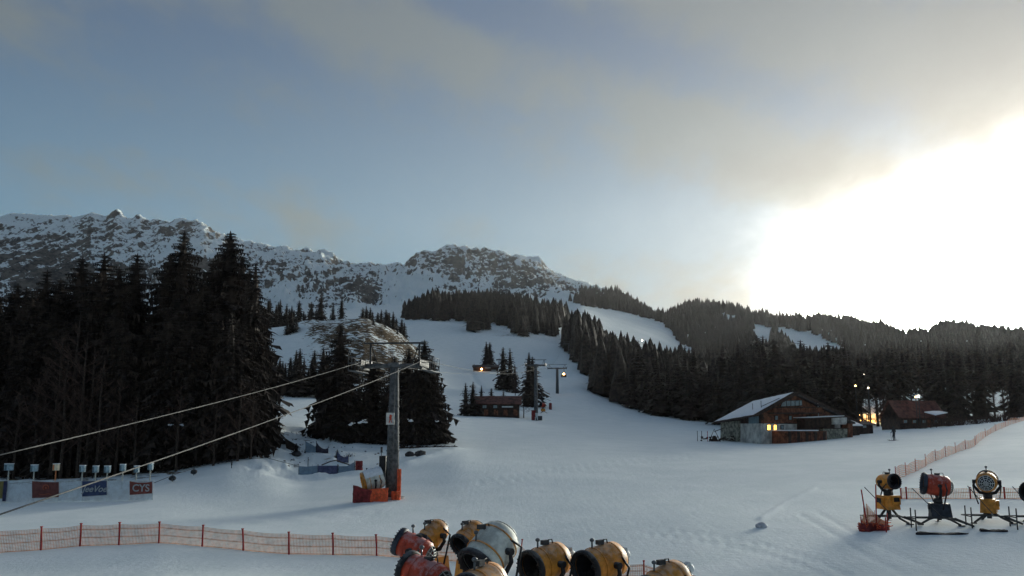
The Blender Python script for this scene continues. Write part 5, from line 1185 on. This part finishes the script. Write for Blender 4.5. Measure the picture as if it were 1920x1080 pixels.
# snow-laden branch flecks inside the clump and wood
def fleck(px, py, Y, w, label, group):
    c = P(px, py, Y); b = MB()
    for i in range(7): b.ball(Vector((random.uniform(-.5, .5)*w, random.uniform(-.3, .3), random.uniform(-.2, .2)*w)), w*random.uniform(.10, .22), 7, 4, (1.4, 1, .55), .2)
    o = b.build('snow_clump', M_SNOWCAP, None, c); tag(o, label, 'snow', group, 'stuff')
for px, py, Y, w in [(320,797,84.3,.35),(341,797,84.3,.4)]: fleck(px, py, Y, w, 'white snow lump caught low in the dark wood', 'snow lumps in the wood')
for px, py, Y, w in [(662,795,93,.7),(680,790,93,.8),(770,788,93.2,.6),(668,722,97,.5),(820,790,94.5,.4)]: fleck(px, py, Y, w, 'patch of snow on the boughs of the clump behind the near tower', 'snow on the clump')
# thrown-up snow lump in the near meadow
gp = GP(1428, hitY(1428, 990)); b = MB(); b.ball((0, 0, .06), .24, 14, 9, (1.2, 1, .8), .12); o = b.build('snow_lump', mat('grey_snow', (.52, .55, .6), .8, var=.15, scale=4, bump=.5), None, gp); tag(o, 'greyish lump of snow at the near end of the curved ridge', 'snow lump')
# ------------------------------------------------------------------ skier
def person(px, bot, hgt, label):
    Y = hitY(px, bot); g = GP(px, Y); e = empty('person', g, math.radians(200)); tag(e, label, 'person')
    J = {'pelvis': (0, 0, .92, .15), 'chest': (.03, 0, 1.28, .17), 'neck': (.05, 0, 1.50, .065), 'head': (.07, 0, 1.62, .10), 'crown': (.07, 0, 1.72, .085)}
    for s, n in ((1, 'l'), (-1, 'r')):
        J['hip'+n] = (0, .09*s, .86, .10); J['knee'+n] = (.10, .11*s, .50, .075); J['ankle'+n] = (0, .12*s, .10, .055); J['toe'+n] = (.14, .12*s, .06, .05)
        J['sh'+n] = (.03, .20*s, 1.42, .075); J['el'+n] = (-.02, .30*s, 1.15, .055); J['wr'+n] = (.20, .30*s, .98, .045); J['hand'+n] = (.27, .29*s, .98, .045)
    E = [('pelvis', 'chest'), ('chest', 'neck'), ('neck', 'head'), ('head', 'crown')]
    for n in 'lr': E += [('pelvis', 'hip'+n), ('hip'+n, 'knee'+n), ('knee'+n, 'ankle'+n), ('ankle'+n, 'toe'+n), ('chest', 'sh'+n), ('sh'+n, 'el'+n), ('el'+n, 'wr'+n), ('wr'+n, 'hand'+n)]
    K = list(J); me = bpy.data.meshes.new('body'); me.from_pydata([J[k][:3] for k in K], [(K.index(a), K.index(c)) for a, c in E], [])
    me.materials.append(mat('dark_ski_suit', (.03, .03, .04), .8)); o = bpy.data.objects.new('body', me); COL.objects.link(o); o.parent = e
    sk = o.modifiers.new('skin', 'SKIN'); sk.use_smooth_shade = True
    for i, k in enumerate(K): me.skin_vertices[0].data[i].radius = (J[k][3],)*2
    me.skin_vertices[0].data[0].use_root = True; o.modifiers.new('sub', 'SUBSURF').levels = 2; o.modifiers['sub'].render_levels = 2
    b = MB(); b.ball((.07, 0, 1.70), .135, 12, 8, (1.1, 1, .9)); b.build('helmet', M_BLK, e)
    for s in (1, -1):
        b = MB(); b.tube([(-.8, .13*s, .025), (.75, .13*s, .025), (.95, .13*s, .10)], .035, 5); b.build('ski', M_BLUEBLK, e)
        b = MB(); b.tube([(.27, .30*s, 1.03), (.05, .42*s, .02)], .012, 5); b.build('pole', M_DSTEEL, e)
    e.scale = (hgt/1.8,)*3
person(1677, 826, 1.9, 'lone skier in dark clothes standing on the snow before the dark cabin')
# ------------------------------------------------------------------ haze
hb = MB(); hb.box((200, 1500, 480), (5600, 5200, 1000)); hz = hb.build('haze', bpy.data.materials.new('haze_air')); hz['kind'] = 'stuff'
hm = hz.data.materials[0]; hm.use_nodes = True; ht = NT(hm.node_tree); ht.n.clear()
pv = ht.node('ShaderNodeVolumePrincipled'); pv.inputs['Color'].default_value = (.9, .92, .95, 1); pv.inputs['Density'].default_value = .000022; pv.inputs['Anisotropy'].default_value = .55
ho = ht.node('ShaderNodeOutputMaterial'); ht.l.new(pv.outputs[0], ho.inputs['Volume'])
